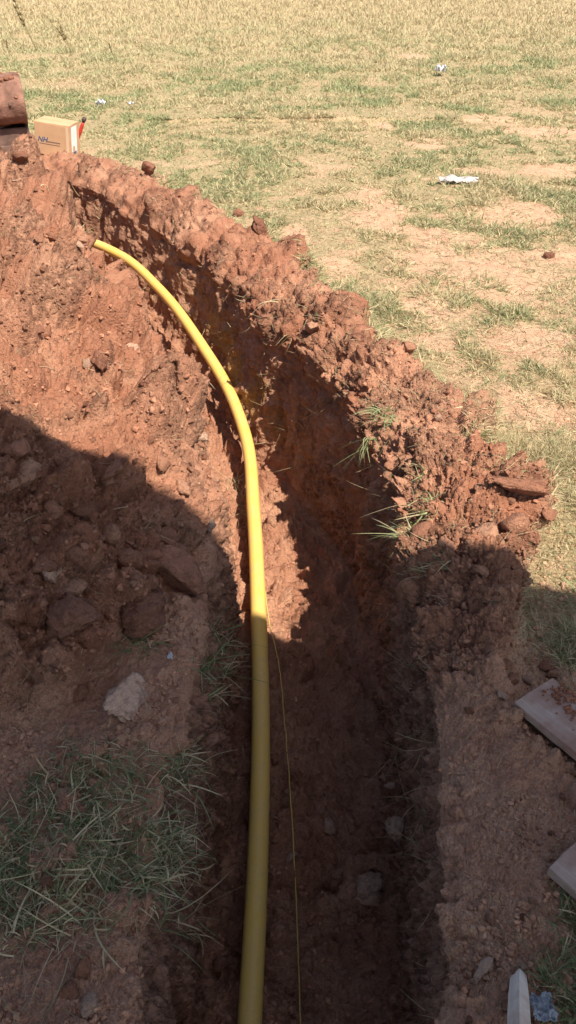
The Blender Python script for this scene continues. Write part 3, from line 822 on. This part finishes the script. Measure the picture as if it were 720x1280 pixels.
def tuft(name, lab, spots, n, L, wdt, greenf, droop=.5, out=None, spread=.03, group=None, cat='grass tuft', K=5, dark=0, L_=0):
    """blades rooted at several surface spots (px, py), parts of one plant"""
    B, Dd, LL, WW, BB, CC = [], [], [], [], [], []
    for (px, py, m) in spots:
        p, nn, dpt = at(px, py)
        k = max(3, int(n*m))
        b = p[None]+rng.normal(size=(k, 3))*spread*np.array([1, 1, .25])
        b[:, 2] = p[2]-.003+rng.normal(size=k)*.004
        d_ = rng.normal(size=(k, 3))*np.array([1, 1, .3])+np.array([0, 0, .55])
        if out is not None: d_ = d_*.75+np.array(out)
        d_ /= np.linalg.norm(d_, axis=1, keepdims=True)
        l = L*(.3+.5*rng.random(k)+.7*rng.random(k)**3)
        bd = (rng.normal(size=(k, 3))*.38+np.array([0, 0, -droop]))*l[:, None]
        is_g = rng.random(k) < greenf; mx = rng.random((k, 1))
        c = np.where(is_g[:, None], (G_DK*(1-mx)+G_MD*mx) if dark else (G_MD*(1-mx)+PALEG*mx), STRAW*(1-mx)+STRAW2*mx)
        B.append(b); Dd.append(d_); LL.append(l); WW.append(wdt*(.4+1.3*rng.random(k)**1.7)); BB.append(bd); CC.append(c*(.8+.4*rng.random((k, 1))))
    V, q, t_, c = blades(*(np.concatenate(a) for a in (B, Dd, LL, WW, BB, CC)), K)
    o = mesh_np(name, V, q, t_, M['blade'], True, {'col': c})
    return tag(o, lab, cat, group, 'stuff' if L_ else None)
big_sp = []
r2 = np.random.default_rng(3)
for k in range(150):
    px = r2.uniform(-40, 235); py = r2.uniform(935, 1150)
    if py < 985-0.20*(px) + 0: 
        if not (70 < px < 190): continue
    if px > 150 and py > 1110: continue
    big_sp.append((px, py, .2+2.6*r2.random()**2.2))
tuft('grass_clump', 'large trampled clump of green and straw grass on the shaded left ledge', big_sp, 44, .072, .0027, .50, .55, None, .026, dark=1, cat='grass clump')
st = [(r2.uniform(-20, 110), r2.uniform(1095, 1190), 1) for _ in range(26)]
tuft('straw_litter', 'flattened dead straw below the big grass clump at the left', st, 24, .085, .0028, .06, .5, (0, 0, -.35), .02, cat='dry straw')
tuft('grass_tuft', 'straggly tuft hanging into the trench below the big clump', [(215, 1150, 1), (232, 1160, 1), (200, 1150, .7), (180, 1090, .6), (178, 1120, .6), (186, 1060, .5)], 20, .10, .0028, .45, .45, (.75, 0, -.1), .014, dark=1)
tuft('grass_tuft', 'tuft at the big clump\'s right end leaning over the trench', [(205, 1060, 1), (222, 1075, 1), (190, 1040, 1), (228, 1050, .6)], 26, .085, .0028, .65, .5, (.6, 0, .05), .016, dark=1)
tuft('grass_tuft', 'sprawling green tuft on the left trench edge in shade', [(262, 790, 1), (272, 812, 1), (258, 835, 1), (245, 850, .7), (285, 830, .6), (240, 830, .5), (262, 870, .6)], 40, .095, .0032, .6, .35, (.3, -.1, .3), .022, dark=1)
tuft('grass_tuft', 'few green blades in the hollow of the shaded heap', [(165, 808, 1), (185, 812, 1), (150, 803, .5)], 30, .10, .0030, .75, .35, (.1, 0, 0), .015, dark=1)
tuft('grass_tuft', 'pale dry tuft touching the pipe on the left edge', [(296, 600, 1), (299, 615, 1), (300, 630, 1), (300, 645, 1), (298, 660, .6)], 44, .11, .0030, .35, .3, (.45, -.25, .45), .02)
tuft('grass_tuft', 'thin dry blades on the left rim beside the pipe bend', [(185, 360, .8), (196, 372, .8), (200, 392, .5)], 12, .10, .0032, .2, .4, (.3, 0, .2), .03)
tuft('grass_tuft', 'dry fringe on the heap edge near the far end of the pipe', [(110, 288, 1), (104, 282, .7), (60, 240, .8), (52, 232, .6)], 14, .10, .0036, .2, .4, (.2, 0, .1), .03, L_=1)
tuft('grass_tuft', 'bushy yellow green tuft at the lip of the right trench side', [(545, 625, 1), (533, 640, 1), (520, 655, .9), (528, 628, .8), (512, 668, .7)], 42, .085, .0034, .7, .4, (-.55, -.1, .0), .014)
tuft('grass_tuft', 'lowest green sprig hanging on the right side', [(505, 672, 1), (515, 664, .5)], 32, .085, .0032, .85, .45, (-.8, -.1, -.1), .008)
tuft('grass_tuft', 'sparse sprig with bare runners on the right trench lip', [(548, 705, .8), (560, 702, .6), (535, 716, .6), (522, 718, .4)], 24, .085, .0026, .55, .3, (-.6, -.1, 0), .012)
tuft('grass_tuft', 'sunny green tuft high on the right trench side', [(478, 512, 1), (487, 520, 1), (470, 520, .8), (492, 530, .5)], 40, .085, .0032, .75, .45, (-.4, -.2, 0), .016)
tuft('grass_tuft', 'hanging green sprig left of the sunny tuft on the trench side', [(464, 548, 1), (461, 556, .6)], 30, .09, .0034, .85, .9, (-.2, -.2, -.3), .008)
tuft('grass_tuft', 'small hanging sprig under the sunny tuft', [(490, 545, .8)], 12, .08, .0030, .6, .9, (-.1, -.2, -.3), .008)
tuft('grass_tuft', 'green star shaped sprig between the two lip tufts', [(533, 590, 1), (526, 600, .5)], 26, .07, .0028, .8, .4, (-.3, -.1, .1), .01)
tuft('grass_tuft', 'dry wisps on the bank crest near the middle of the trench', [(400, 400, .7), (385, 385, .6), (372, 420, .5), (430, 470, .5), (350, 370, .4)], 12, .12, .0032, .15, .5, (-.3, -.1, 0), .03, L_=1)
tuft('grass_tuft', 'green tuft at the right photo edge beside the stained board', [(706, 815, 1), (715, 830, 1), (700, 822, 1), (712, 800, 1), (722, 815, 1), (698, 800, .6)], 34, .085, .0026, .6, .4, (-.1, 0, .2), .02, dark=1)
tuft('grass_tuft', 'yellow green tuft at the shadow line on the right edge', [(710, 755, 1), (716, 735, 1), (722, 745, 1), (700, 700, .5), (705, 660, .7)], 26, .085, .0028, .55, .4, (-.1, 0, .1), .025)
tuft('grass_clump', 'dark lush grass clump between the second board and the stake', [(r2.uniform(692, 760), r2.uniform(1135, 1290), 1) for _ in range(46)], 24, .075, .0026, .9, .35, None, .018, dark=1, cat='grass clump')
def litter(name, lab, w, n, L, wd):
    ids = pick(area*w, n); b = Pf[ids]+Nf[ids]*.004
    a = rng.random(n)*6.283; t = np.stack([np.cos(a), np.sin(a), rng.normal(size=n)*.25], 1)
    nn = Nf[ids]; t = t-nn*np.sum(t*nn, 1, keepdims=True)*.9; t /= np.linalg.norm(t, axis=1, keepdims=True)
    l = L*(.3+rng.random(n)); dd = PD.ravel()[ids]
    mx = rng.random((n, 1)); c = (STRAW*(1-mx)+STRAW2*.8*mx)*(.6+.4*rng.random((n, 1)))
    V, q, t_, cc = blades(b, t, l, np.maximum(wd*(.6+.8*rng.random(n)), .0009*dd*.8), (rng.normal(size=(n, 3))*.25)*l[:, None], c, 4)
    o = mesh_np(name, V, q, t_, M['blade'], False, {'col': cc}); tag(o, lab, 'dry straw', None, 'stuff')
litter('straw_litter', 'dead straw and rootlets strewn on the right bank', np.clip(wBerm, 0, 1)*sstep(-.2, .4, n_b)+.15*np.clip(wW*(Zz > -.35)*(zone == 3)[None, :], 0, 1), 1500, .06, .0011)
litter('root_fibres', 'thin pale root fibres sticking from the right trench side', np.clip(wW, 0, 1)*(zone == 3)[None, :]*(Zz > -.6)*(Y > 1.2), 420, .11, .0009)
litter('straw_litter', 'dead straw strewn on the spoil heap', np.clip(heapm, 0, 1)*(.1+sstep(.1, .5, n_b)), 450, .05, .0011)
litter('straw_litter', 'dead straw strewn on the near ledges', np.clip(ledLm*(dist_l > .12)+.35*wLedR*(dist_r > .05)*(dist_r < .6), 0, 1), 550, .05, .0012)
litter('straw_litter', 'dead straw lying loose on the field', np.clip(fieldm, 0, 1)*(Y < 7), 6000, .07, .0013)
# clumps on the field and the sod edge of the bank
edge = [(640, 590), (655, 575), (690, 640), (700, 600), (610, 545), (585, 500), (640, 545), (560, 470), (525, 440), (500, 400), (450, 365), (420, 350), (395, 345), (700, 680)]
tuft('grass_fringe', 'ragged dry grass fringe along the outer edge of the right bank', [(a+r2.normal()*8, b+r2.normal()*6, 1) for a, b in edge for _ in range(3)], 14, .07, .0028, .35, .5, None, .035, cat='dry grass', L_=1)
gt = [(440, 240), (330, 232), (600, 415), (690, 370), (580, 445), (640, 480), (700, 545), (560, 240), (620, 300), (300, 235), (470, 330), (545, 345)]
for (a, b) in gt:
    tuft('grass_tuft', 'low green tuft standing out in the dry field', [(a+r2.normal()*9, b+r2.normal()*4, 1) for _ in range(6)], 22, .06, .0036, .85, .4, None, .04, 'green tufts in the field')
# tall weeds in the upper left
def weed(name, lab, base_px, h, lean, n):
    b0 = unproject(base_px[0], base_px[1], 0.0)
    root = empty(name, b0)
    tag(root, lab, 'weed')
    Vs = []
    for k in range(n):
        top = np.array([lean[0]*h+rng.normal()*.05*h, lean[1]*h+rng.normal()*.05, h*(.75+.25*rng.random())])
        pts = [np.array([rng.normal()*.01, rng.normal()*.01, -.02]), top*.5+np.array([-.02, 0, .04]), top]
        pth = smooth_path(pts, 10)
        so = tube('stem', pth, np.linspace(.006, .004, 10), M['weedm'], root, 5)
        q = 60; t = .55+.45*rng.random(q); ids_ = (t*9).astype(int)
        dv = rng.normal(size=(q, 3))*.5+np.array([lean[0], 0, 1.0]); dv /= np.linalg.norm(dv, axis=1, keepdims=True)
        c = np.tile(np.array([.20, .15, .07]), (q, 1))*(.7+.6*rng.random((q, 1)))
        V, qq, t_, cc = blades(pth[ids_], dv, .10*(.5+rng.random(q))*h, np.full(q, .012), rng.normal(size=(q, 3))*.02, c, 2)
        mesh_np('seed_head', V, qq, t_, M['blade'], False, {'col': cc}, root)
M['weedm'] = simple('weed_stem', (.16, .13, .06), (.22, .18, .08), 10, .8)
weed('tall_weed', 'tallest brown seeding weed at the top left of the field', (48, 66), .95, (-.32, 0), 2)
weed('tall_weed', 'shorter dark weed right of the tallest one', (93, 70), .55, (-.35, 0), 2)
weed('tall_weed', 'low dark weed just above the digger bucket', (14, 72), .30, (-.15, 0), 1)
weed('tall_weed', 'faint thin weed farthest right of the weeds', (145, 78), .36, (-.3, 0), 1)
print('grass', round(time.time()-T0, 1))

# ------------------------------------------------------------------ the pipe and wire
def pz(px, py, zz): return unproject(px, py, zz)
pp = [(-.12, -.9, -.68), (-.115, .2, -.685)] + [pz(*a) for a in [(312, 1280, -.68), (322, 1080, -.665), (326, 900, -.64), (323, 765, -.61), (317, 640, -.575), (307, 545, -.52),
      (286, 488, -.44), (250, 428, -.335), (198, 360, -.25), (152, 320, -.19), (112, 302, -.16)]] + [(-1.95, 6.45, -.25), (-2.6, 6.9, -.45)]
path = smooth_path(pp, 260)
pipe = tube('gas_pipe', path, .0325, M['pipe'], None, 32)
tag(pipe, 'long bright yellow plastic pipe curving along the trench', 'pipe')
wp = [pz(*a) for a in [(326, 690, -.585), (331, 735, -.63), (338, 785, -.68), (345, 812, -.69), (356, 905, -.70), (361, 965, -.71), (366, 1040, -.71), (370, 1120, -.72), (373, 1200, -.72), (376, 1290, -.725)]]
w0 = smooth_path(wp, 120)
# let the wire lie on the trench floor
fl_idx = np.nonzero((wF > .5).ravel() & (Y.ravel() < 3.4))[0]
fpts = Pf[fl_idx]
for k in range(len(w0)):
    dd = (fpts[:, 0]-w0[k, 0])**2+(fpts[:, 1]-w0[k, 1])**2
    q = fpts[np.argpartition(dd, 90)[:90], 2].max()+.008
    t = sstep(12, 40, k)
    px_, py_, _ = project(w0[k]); w0[k] = w0[k]*(1-t)+unproject(px_, py_, q)*t
w0[:, 2] = blur(w0[:, 2], 4, 0); 
wire = tube('tracer_wire', w0, .0019, M['wire'], None, 6)
tag(wire, 'thin yellowish wire lying slack on the trench floor beside the pipe', 'wire')

# ------------------------------------------------------------------ boards
def board(name, lab, corner, along, width, thick, length, mat, z_, nick=0, roll=0):
    """corner = end corner nearest the trench, along = direction of the long side"""
    a = Vector((along[0], along[1], 0)).normalized(); b = Vector((-a.y, a.x, 0))
    bm = bmesh.new(); box_bm(bm, (length/2, width/2, thick/2), (length, width, thick), None, .002)
    bmesh.ops.subdivide_edges(bm, edges=[e for e in bm.edges if e.calc_length() > .05], cuts=14, use_grid_fill=True)
    cc_ = np.array([v_.co[:] for v_ in bm.verts]); ch = gnoise(cc_[:, 0]*30, cc_[:, 1]*30, cc_[:, 2]*30, 71)*.0016+gnoise(cc_[:, 0]*8, cc_[:, 1]*8, cc_[:, 2]*8, 72)*.003
    for v_, q_w in zip(bm.verts, ch): v_.co.z += q_w; v_.co.y += q_w*.8; v_.co.x += q_w*1.2
    o = from_bm(name, bm, M[mat])
    o.matrix_world = Matrix.Translation((corner[0], corner[1], z_)) @ Matrix((a.to_4d()[:3]+(0,), b.to_4d()[:3]+(0,), (0, 0, 1, 0), (0, 0, 0, 1))).transposed() @ Matrix.Rotation(roll, 4, 'X')
    return tag(o, lab, 'board')
c1_ = unproject(642, 878, .06); c1b = unproject(720, 942, .06); c1c = unproject(683, 842, .06)
zl_ = at(660, 905)[0][2]
board('wooden_board', 'wide soil stained board with crumbs on it at the right edge', c1_, (c1b-c1_), float(np.linalg.norm(c1c-c1_)), .024, .85, 'board', .036)
c2_ = unproject(685, 1085, .045); c2b = unproject(720, 1116, .045)
board('wooden_board', 'corner of a second board below the stained one', c2_, (c2b-c2_), .16, .024, .5, 'board', .021)
# crumbs lying on the first board
q_ = []
for k in range(170):
    u_ = rng.uniform(.02, .22); v__ = np.clip(rng.normal(.11, .022)-.25*(u_-.1), .01, .145)
    a = (c1b-c1_)/np.linalg.norm(c1b-c1_); b = np.array([-a[1], a[0], 0])
    q_.append(c1_+a*u_+b*v__)
Vs, Fs, off = [], [], 0
for p in q_:
    V, F = LO[int(rng.integers(10))]; s_ = .0025+.005*rng.random()**2
    Vs.append(V*s_+np.array([p[0], p[1], .062])); Fs.append(F+off); off += len(V)
Vs = np.concatenate(Vs)
o = mesh_np('soil_crumbs', Vs, None, np.concatenate(Fs), M['crumb'], False, {'col': np.tile(np.array([.27, .11, .06, 1.0]), (len(Vs), 1))})
tag(o, 'heap of dark crumbs lying on the stained board', 'soil', None, 'stuff')
# stake
A = Vector((.435, .735, .015)); B = Vector((.325, .42, .25))
ax = (B-A); Ln = ax.length; ax.normalize()
sd = ax.cross(Vector((0, 0, 1))).normalized(); up_ = sd.cross(ax).normalized()
bm = bmesh.new()
rings = [(0, .009, .013), (.07, .012, .015), (Ln, .017, .018)]
vv = []
for t, hw, hh in rings:
    vv.append([bm.verts.new((t, sx*hw, sz*hh)) for sx, sz in ((-1, -1), (1, -1), (1, 1), (-1, 1))])
for a_, b_ in zip(vv[:-1], vv[1:]):
    for k in range(4): bm.faces.new((a_[k], a_[(k+1) % 4], b_[(k+1) % 4], b_[k]))
bm.faces.new(vv[0]); bm.faces.new(vv[-1][::-1])
bmesh.ops.bevel(bm, geom=list(bm.edges), offset=.0012, segments=1, affect='EDGES')
o = from_bm('timber_stake', bm, M['stake'])
Rm = Matrix((ax, sd, up_)).transposed().to_4x4()
o.matrix_world = Matrix.Translation(A) @ Rm @ Matrix.Rotation(.55, 4, 'X')
tag(o, 'pale pointed timber stake propped at the bottom right corner', 'stake')

# ------------------------------------------------------------------ scraps
def scrap(name, lab, px, py, w, h, hgt, mat, seed, cat, rz=0.0, lift=.01):
    p, _, dpt = at(px, py)
    n = 22; g = np.linspace(-1, 1, n); a, b = np.meshgrid(g, g)
    f = 1+.25*gnoise(a*1.7, b*1.7, a*0+.3, seed)
    zz = hgt*(.5+.9*gnoise(a*1.8, b*1.8, a*0+.7, seed+1)+.5*gnoise(a*4, b*4, a*0, seed+2))
    rr = np.maximum(np.abs(a), np.abs(b)); k = f*(.85+.3*gnoise(np.arctan2(b, a)*1.5, rr*.2, a*0, seed+4))
    ca, sa = math.cos(rz), math.sin(rz)
    xx, yy = a*w*.5*k, b*h*.5*k
    V = np.stack([xx*ca-yy*sa, xx*sa+yy*ca, zz], 2)
    i_ = np.arange(n-1)[:, None]*n+np.arange(n-1)[None]
    q = np.stack([i_, i_+1, i_+1+n, i_+n], 2).reshape(-1, 4)
    o = mesh_np(name, V.reshape(-1, 3), q, None, M[mat], False)
    o.location = (p[0], p[1], p[2]+lift)
    m = o.modifiers.new('thickness', 'SOLIDIFY'); m.thickness = .0012
    return tag(o, lab, cat)
scrap('plastic_scrap', 'torn bluish white plastic scrap beside the timber stake', 676, 1264, .05, .055, .018, 'plastic_scrap', 5, 'litter')
scrap('plastic_scrap', 'tiny white scrap standing on the shaded left edge', 213, 826, .012, .012, .02, 'white_scrap', 8, 'litter')
scrap('plastic_bag', 'crumpled white plastic litter far out on the field', 550, 92, .17, .2, .10, 'white_scrap', 11, 'litter', 0, .05)
scrap('dusty_sheet', 'long flat dusty grey sheet lying on the field grass', 572, 229, .36, .16, .035, 'grey_scrap', 15, 'litter', .05, .02)
scrap('plastic_scrap', 'bluish white litter behind the cardboard box, left one', 127, 132, .12, .1, .06, 'white_scrap', 21, 'litter', 0, .03)
scrap('plastic_scrap', 'small white litter behind the cardboard box, right one', 165, 131, .07, .06, .03, 'white_scrap', 24, 'litter', 0, .03)

# ------------------------------------------------------------------ cardboard box
bp_, _, bd_ = at(46, 195)
print('box at', bp_, bd_)
bz = .06
bl = unproject(45, 191.5, bz)
yaw = R_(-10)
bx = empty('cardboard_box', bl, (R_(2), R_(7), yaw))
tag(bx, 'brown cardboard carton with a white end label on the far bank', 'box')
bw, bd, bh = .335, .24, .275
bm = bmesh.new(); box_bm(bm, (bw/2, bd/2, bh/2), (bw, bd, bh), None, .003)
bmesh.ops.subdivide_edges(bm, edges=[e for e in bm.edges if e.calc_length() > .1], cuts=10, use_grid_fill=True)
cc_ = np.array([v_.co[:] for v_ in bm.verts]); ch = gnoise(cc_[:, 0]*7, cc_[:, 1]*7, cc_[:, 2]*7, 88)
for v_, q_w in zip(bm.verts, ch):
    fr = 1-abs(v_.co.y/bd*2-1)
    v_.co.z += q_w*.008; v_.co.x += q_w*.006*(1 if v_.co.x > bw*.5 else .5)
from_bm('carton', bm, M['cardboard'], bx)
bm = bmesh.new(); box_bm(bm, (bw/2, bd*.26, bh+.0035), (bw-.004, bd*.48, .003)); box_bm(bm, (bw/2, bd*.75, bh+.0035), (bw-.004, bd*.46, .003))
from_bm('top_flap', bm, M['cardboard'], bx)
bm = bmesh.new(); box_bm(bm, (bw+.0015, bd*.44, bh*.52), (.002, bd*.52, bh*.86)); lbl = from_bm('address_label', bm, M['white_label'], bx)
bm = bmesh.new(); box_bm(bm, (bw+.0032, bd*.42, bh*.13), (.0015, bd*.40, bh*.07)); from_bm('label_print', bm, M['ink'], lbl)
def text_part(name, s_, size, loc, mat, shear=0, scx=1):
    cu = bpy.data.curves.new(name, 'FONT'); cu.body = s_; cu.size = size; cu.shear = shear; cu.extrude = .0008; cu.offset = .0016 if size > .03 else 0
    o = bpy.data.objects.new(name, cu); col.objects.link(o)
    dg = bpy.context.evaluated_depsgraph_get(); me = bpy.data.meshes.new_from_object(o.evaluated_get(dg)); bpy.data.objects.remove(o)
    me.materials.clear(); me.materials.append(M[mat])
    o = bpy.data.objects.new(name, me); col.objects.link(o); o.parent = bx
    o.location = loc; o.rotation_euler = (math.pi/2, 0, 0); o.scale = (scx, 1, 1)
    return o
text_part('printed_logo', 'NH', .062, (.025, -.0012, .115), 'ink', .35)
bm = bmesh.new()
xx = .12
while xx < .245:
    w_ = .006+.010*rng.random(); box_bm(bm, (xx+w_/2, -.0012, .122), (w_, .0015, .008)); xx += w_+.003
box_bm(bm, (.14, -.0012, .100), (.2, .0015, .003))
from_bm('printed_line', bm, M['grey_ink'], bx)
# tape seam along the end corner
bm = bmesh.new(); box_bm(bm, (bw-.02, -.0012, bh*.5), (.026, .0015, bh-.008)); from_bm('tape', bm, simple('tape', (.62, .43, .27), (.66, .47, .3), 5, .35, .5), bx)

mk = empty('red_marker', (0, 0, 0))
tag(mk, 'red handled tool sticking up behind the cardboard box', 'tool')
m0 = unproject(97, 176, .20)+np.array([.0, .10, 0]); d_ = np.array([.32, 0, .9]); d_ /= np.linalg.norm(d_)
m0 = np.array([m0[0]-.02, m0[1], 0.06]); 
topz = unproject(105, 153, .0)
# aim the handle at its place above the box
hp = np.array(bl)+np.array([.375, .17, 0])
tb = [np.array([hp[0]-.035, hp[1], .10]), np.array([hp[0]+.085, hp[1], .335])]
pt = [tb[0]+(tb[1]-tb[0])*t for t in np.linspace(0, 1, 12)]
tube('handle', pt[:10], [.014, .016, .017, .017, .016, .017, .017, .016, .016, .014], M['red_plastic'], mk, 10)
tube('cap', pt[9:], [.012, .020, .018], M['dark_plastic'], mk, 10)

# ------------------------------------------------------------------ digger bucket
bk = empty('digger_bucket', (-2.86, 8.0, .0), (0, 0, R_(20)))
tag(bk, 'mud caked steel digger bucket resting on its teeth at the top left', 'digger bucket')
BW = .92
prof = [(-.20, .33), (-.255, .40), (-.275, .48), (-.25, .56), (-.18, .64), (-.06, .69), (.1, .70), (.24, .64), (.33, .52), (.34, .36), (.26, .24), (.12, .17)]
prof = np.array(prof); kk_ = smooth_path(np.concatenate([prof, np.zeros((len(prof), 1))], 1), 48)[:, :2]
def shell(prof2, half, th, name, mat):
    tn = np.gradient(prof2, axis=0); nrm = np.stack([tn[:, 1], -tn[:, 0]], 1); nrm /= np.linalg.norm(nrm, axis=1, keepdims=True)
    nx = 50; xs = np.linspace(-half, half, nx); V = []
    for off_ in (0, -th):
        for i_, (p, m_) in enumerate(zip(prof2, nrm)):
            for xq in xs:
                dn = .016*float(gnoise(np.array([xq*6]), np.array([p[0]*6]), np.array([p[1]*6]), 5)[0])+.008*float(gnoise(np.array([xq*19]), np.array([p[0]*19]), np.array([p[1]*19]), 6)[0]) if off_ == 0 else 0
                qq = p-m_*(off_+dn); V.append((xq, qq[0], qq[1]))
    n0 = len(prof2)*nx; q = []
    for i_ in range(len(prof2)-1):
        for j in range(nx-1):
            a = i_*nx+j; q.append((a, a+1, a+1+nx, a+nx)); q.append((n0+a, n0+a+nx, n0+a+1+nx, n0+a+1))
    for j in range(nx-1):
        q.append((j, n0+j, n0+j+1, j+1)); e = (len(prof2)-1)*nx; q.append((e+j, e+j+1, n0+e+j+1, n0+e+j))
    for i_ in range(len(prof2)-1):
        a = i_*nx; q.append((a, a+nx, n0+a+nx, n0+a)); a = i_*nx+nx-1; q.append((a, n0+a, n0+a+nx, a+nx))
    return mesh_np(name, V, q, None, M[mat], True, None, bk)
shell(kk_, BW/2, .02, 'shell', 'muddy_steel')
for sx in (-1, 1):
    bm = bmesh.new(); pr = [tuple(a) for a in kk_[::3]]+[(.0, .15), (-.10, .17), (-.13, .30)]
    f1 = [bm.verts.new((sx*(BW/2+.002), a, b)) for a, b in pr]; f2 = [bm.verts.new((sx*(BW/2-.02), a*.985, b*.985+.005)) for a, b in pr]
    bm.faces.new(f1); bm.faces.new(f2[::-1])
    for k in range(len(pr)): bm.faces.new((f1[k], f2[k], f2[(k+1) % len(pr)], f1[(k+1) % len(pr)]))
    from_bm('side_plate', bm, M['steel'], bk)
bm = bmesh.new(); box_bm(bm, (0, -.13, .20), (BW+.01, .03, .17), Matrix.Rotation(R_(6), 3, 'X'), .006); from_bm('cutting_edge', bm, M['steel'], bk)
for k in range(6):
    xq = -BW/2+.06+k*(BW-.12)/5
    bm = bmesh.new()
    a = [bm.verts.new((xq+sx*.05, -.155+sy*.035, .14)) for sx, sy in ((-1, -1), (1, -1), (1, 1), (-1, 1))]
    m_ = [bm.verts.new((xq+sx*.042, -.155+sy*.03, .05)) for sx, sy in ((-1, -1), (1, -1), (1, 1), (-1, 1))]
    b = [bm.verts.new((xq+sx*.030, -.165+sy*.01, -.05)) for sx, sy in ((-1, -1), (1, -1), (1, 1), (-1, 1))]
    bm.faces.new(a); bm.faces.new(b[::-1])
    for u_, w_ in ((a, m_), (m_, b)):
        for j in range(4): bm.faces.new((u_[j], u_[(j+1) % 4], w_[(j+1) % 4], w_[j]))
    from_bm('tooth', bm, M['steel'], bk)
for xq in (.33, .20, -.05, -.25):
    bm = bmesh.new(); bmesh.ops.create_cone(bm, cap_ends=True, segments=10, radius1=.014, radius2=.012, depth=.02, matrix=Matrix.Translation((xq, -.285, .50)) @ Matrix.Rotation(R_(90), 4, 'X'))
    from_bm('bolt', bm, M['steel'], bk)
for xq in (.22, -.16):
    bm = bmesh.new(); pts_ = [(-.14, .62), (-.15, .80), (-.05, .84), (.1, .82), (.2, .64)]
    f1 = [bm.verts.new((xq-.02, a, b)) for a, b in pts_]; f2 = [bm.verts.new((xq+.02, a, b)) for a, b in pts_]
    bm.faces.new(f1[::-1]); bm.faces.new(f2)
    for j in range(5): bm.faces.new((f1[j], f1[(j+1) % 5], f2[(j+1) % 5], f2[j]))
    from_bm('mounting_ear', bm, M['muddy_steel'], bk)
V, F = HI[2]; Vd = V*np.array([.40, .17, .13]); 
Vd = Vd*(1+.25*gnoise(V[:, 0]*6, V[:, 1]*4, V[:, 2]*4, 3))[:, None]+np.array([0, -.02, .33])
mesh_np('packed_soil', Vd, None, F, M['dark_clod'], True, None, bk)

rb = np.random.default_rng(12); mv, mf, off = [], [], 0
for k in range(60):
    i_ = int(rb.integers(3, 22)); V, F = LO[int(rb.integers(14))]; s_ = .012+.035*rb.random()**2
    mv.append(V*s_+np.array([rb.uniform(-BW/2, BW/2), kk_[i_][0]-.012, kk_[i_][1]])); mf.append(F+off); off += len(V)
mesh_np('caked_mud', np.concatenate(mv), None, np.concatenate(mf), M['dark_clod'], True, None, bk)['kind'] = 'stuff'
# ------------------------------------------------------------------ unseen canopy on posts, added to throw the near shadow
Hh = 4.5
ang = math.atan2(-.30, 1)
b_ = empty('added_shade_canopy', (0, 2.21-.46*Hh, 0), (0, 0, ang))
tag(b_, 'unseen sheet metal canopy on steel posts, added to shade the near ground', 'shadow caster')
bm = bmesh.new(); box_bm(bm, (1.5, -1.55, Hh+.05), (13, 3.1, .08)); from_bm('roof', bm, M['roof'], b_)
for xq in (-4.9, 7.9):
    for yq in (-.15, -2.95):
        bm = bmesh.new(); bmesh.ops.create_cone(bm, cap_ends=True, segments=16, radius1=.06, radius2=.06, depth=Hh+.3, matrix=Matrix.Translation((xq, yq, (Hh-.3)/2)))
        from_bm('post', bm, M['roof'], b_)
for yq in (-.1, -1.5, -3.0):
    bm = bmesh.new(); box_bm(bm, (1.5, yq, Hh-.04), (12.9, .06, .094)); from_bm('beam', bm, M['roof'], b_)

# ------------------------------------------------------------------ light
wd = bpy.data.worlds.new('World'); scene.world = wd; wd.use_nodes = True
wn = wd.node_tree; sky = wn.nodes.new('ShaderNodeTexSky'); sky.sky_type = 'NISHITA'; sky.sun_disc = False
elev = math.asin(SUN[2]); azim = math.atan2(SUN[0], SUN[1])
sky.sun_elevation = elev; sky.sun_rotation = azim; sky.air_density = 1.0; sky.dust_density = 1.5
wn.links.new(sky.outputs[0], wn.nodes['Background'].inputs[0]); wn.nodes['Background'].inputs[1].default_value = .098
sl = bpy.data.lights.new('sun', 'SUN'); sl.energy = 4.9; sl.angle = R_(.4); sl.color = (1, .93, .82)
so = bpy.data.objects.new('sun', sl); col.objects.link(so)
so.rotation_euler = Vector(SUN).to_track_quat('Z', 'Y').to_euler(); so.location = (5, -5, 12)
scene.view_settings.view_transform = 'Standard'; scene.view_settings.look = 'None'
scene.view_settings.exposure = .78; scene.view_settings.gamma = 1
scene.cycles.max_bounces = 6; scene.cycles.diffuse_bounces = 3; scene.cycles.use_denoising = True
print('done', round(time.time()-T0, 1))
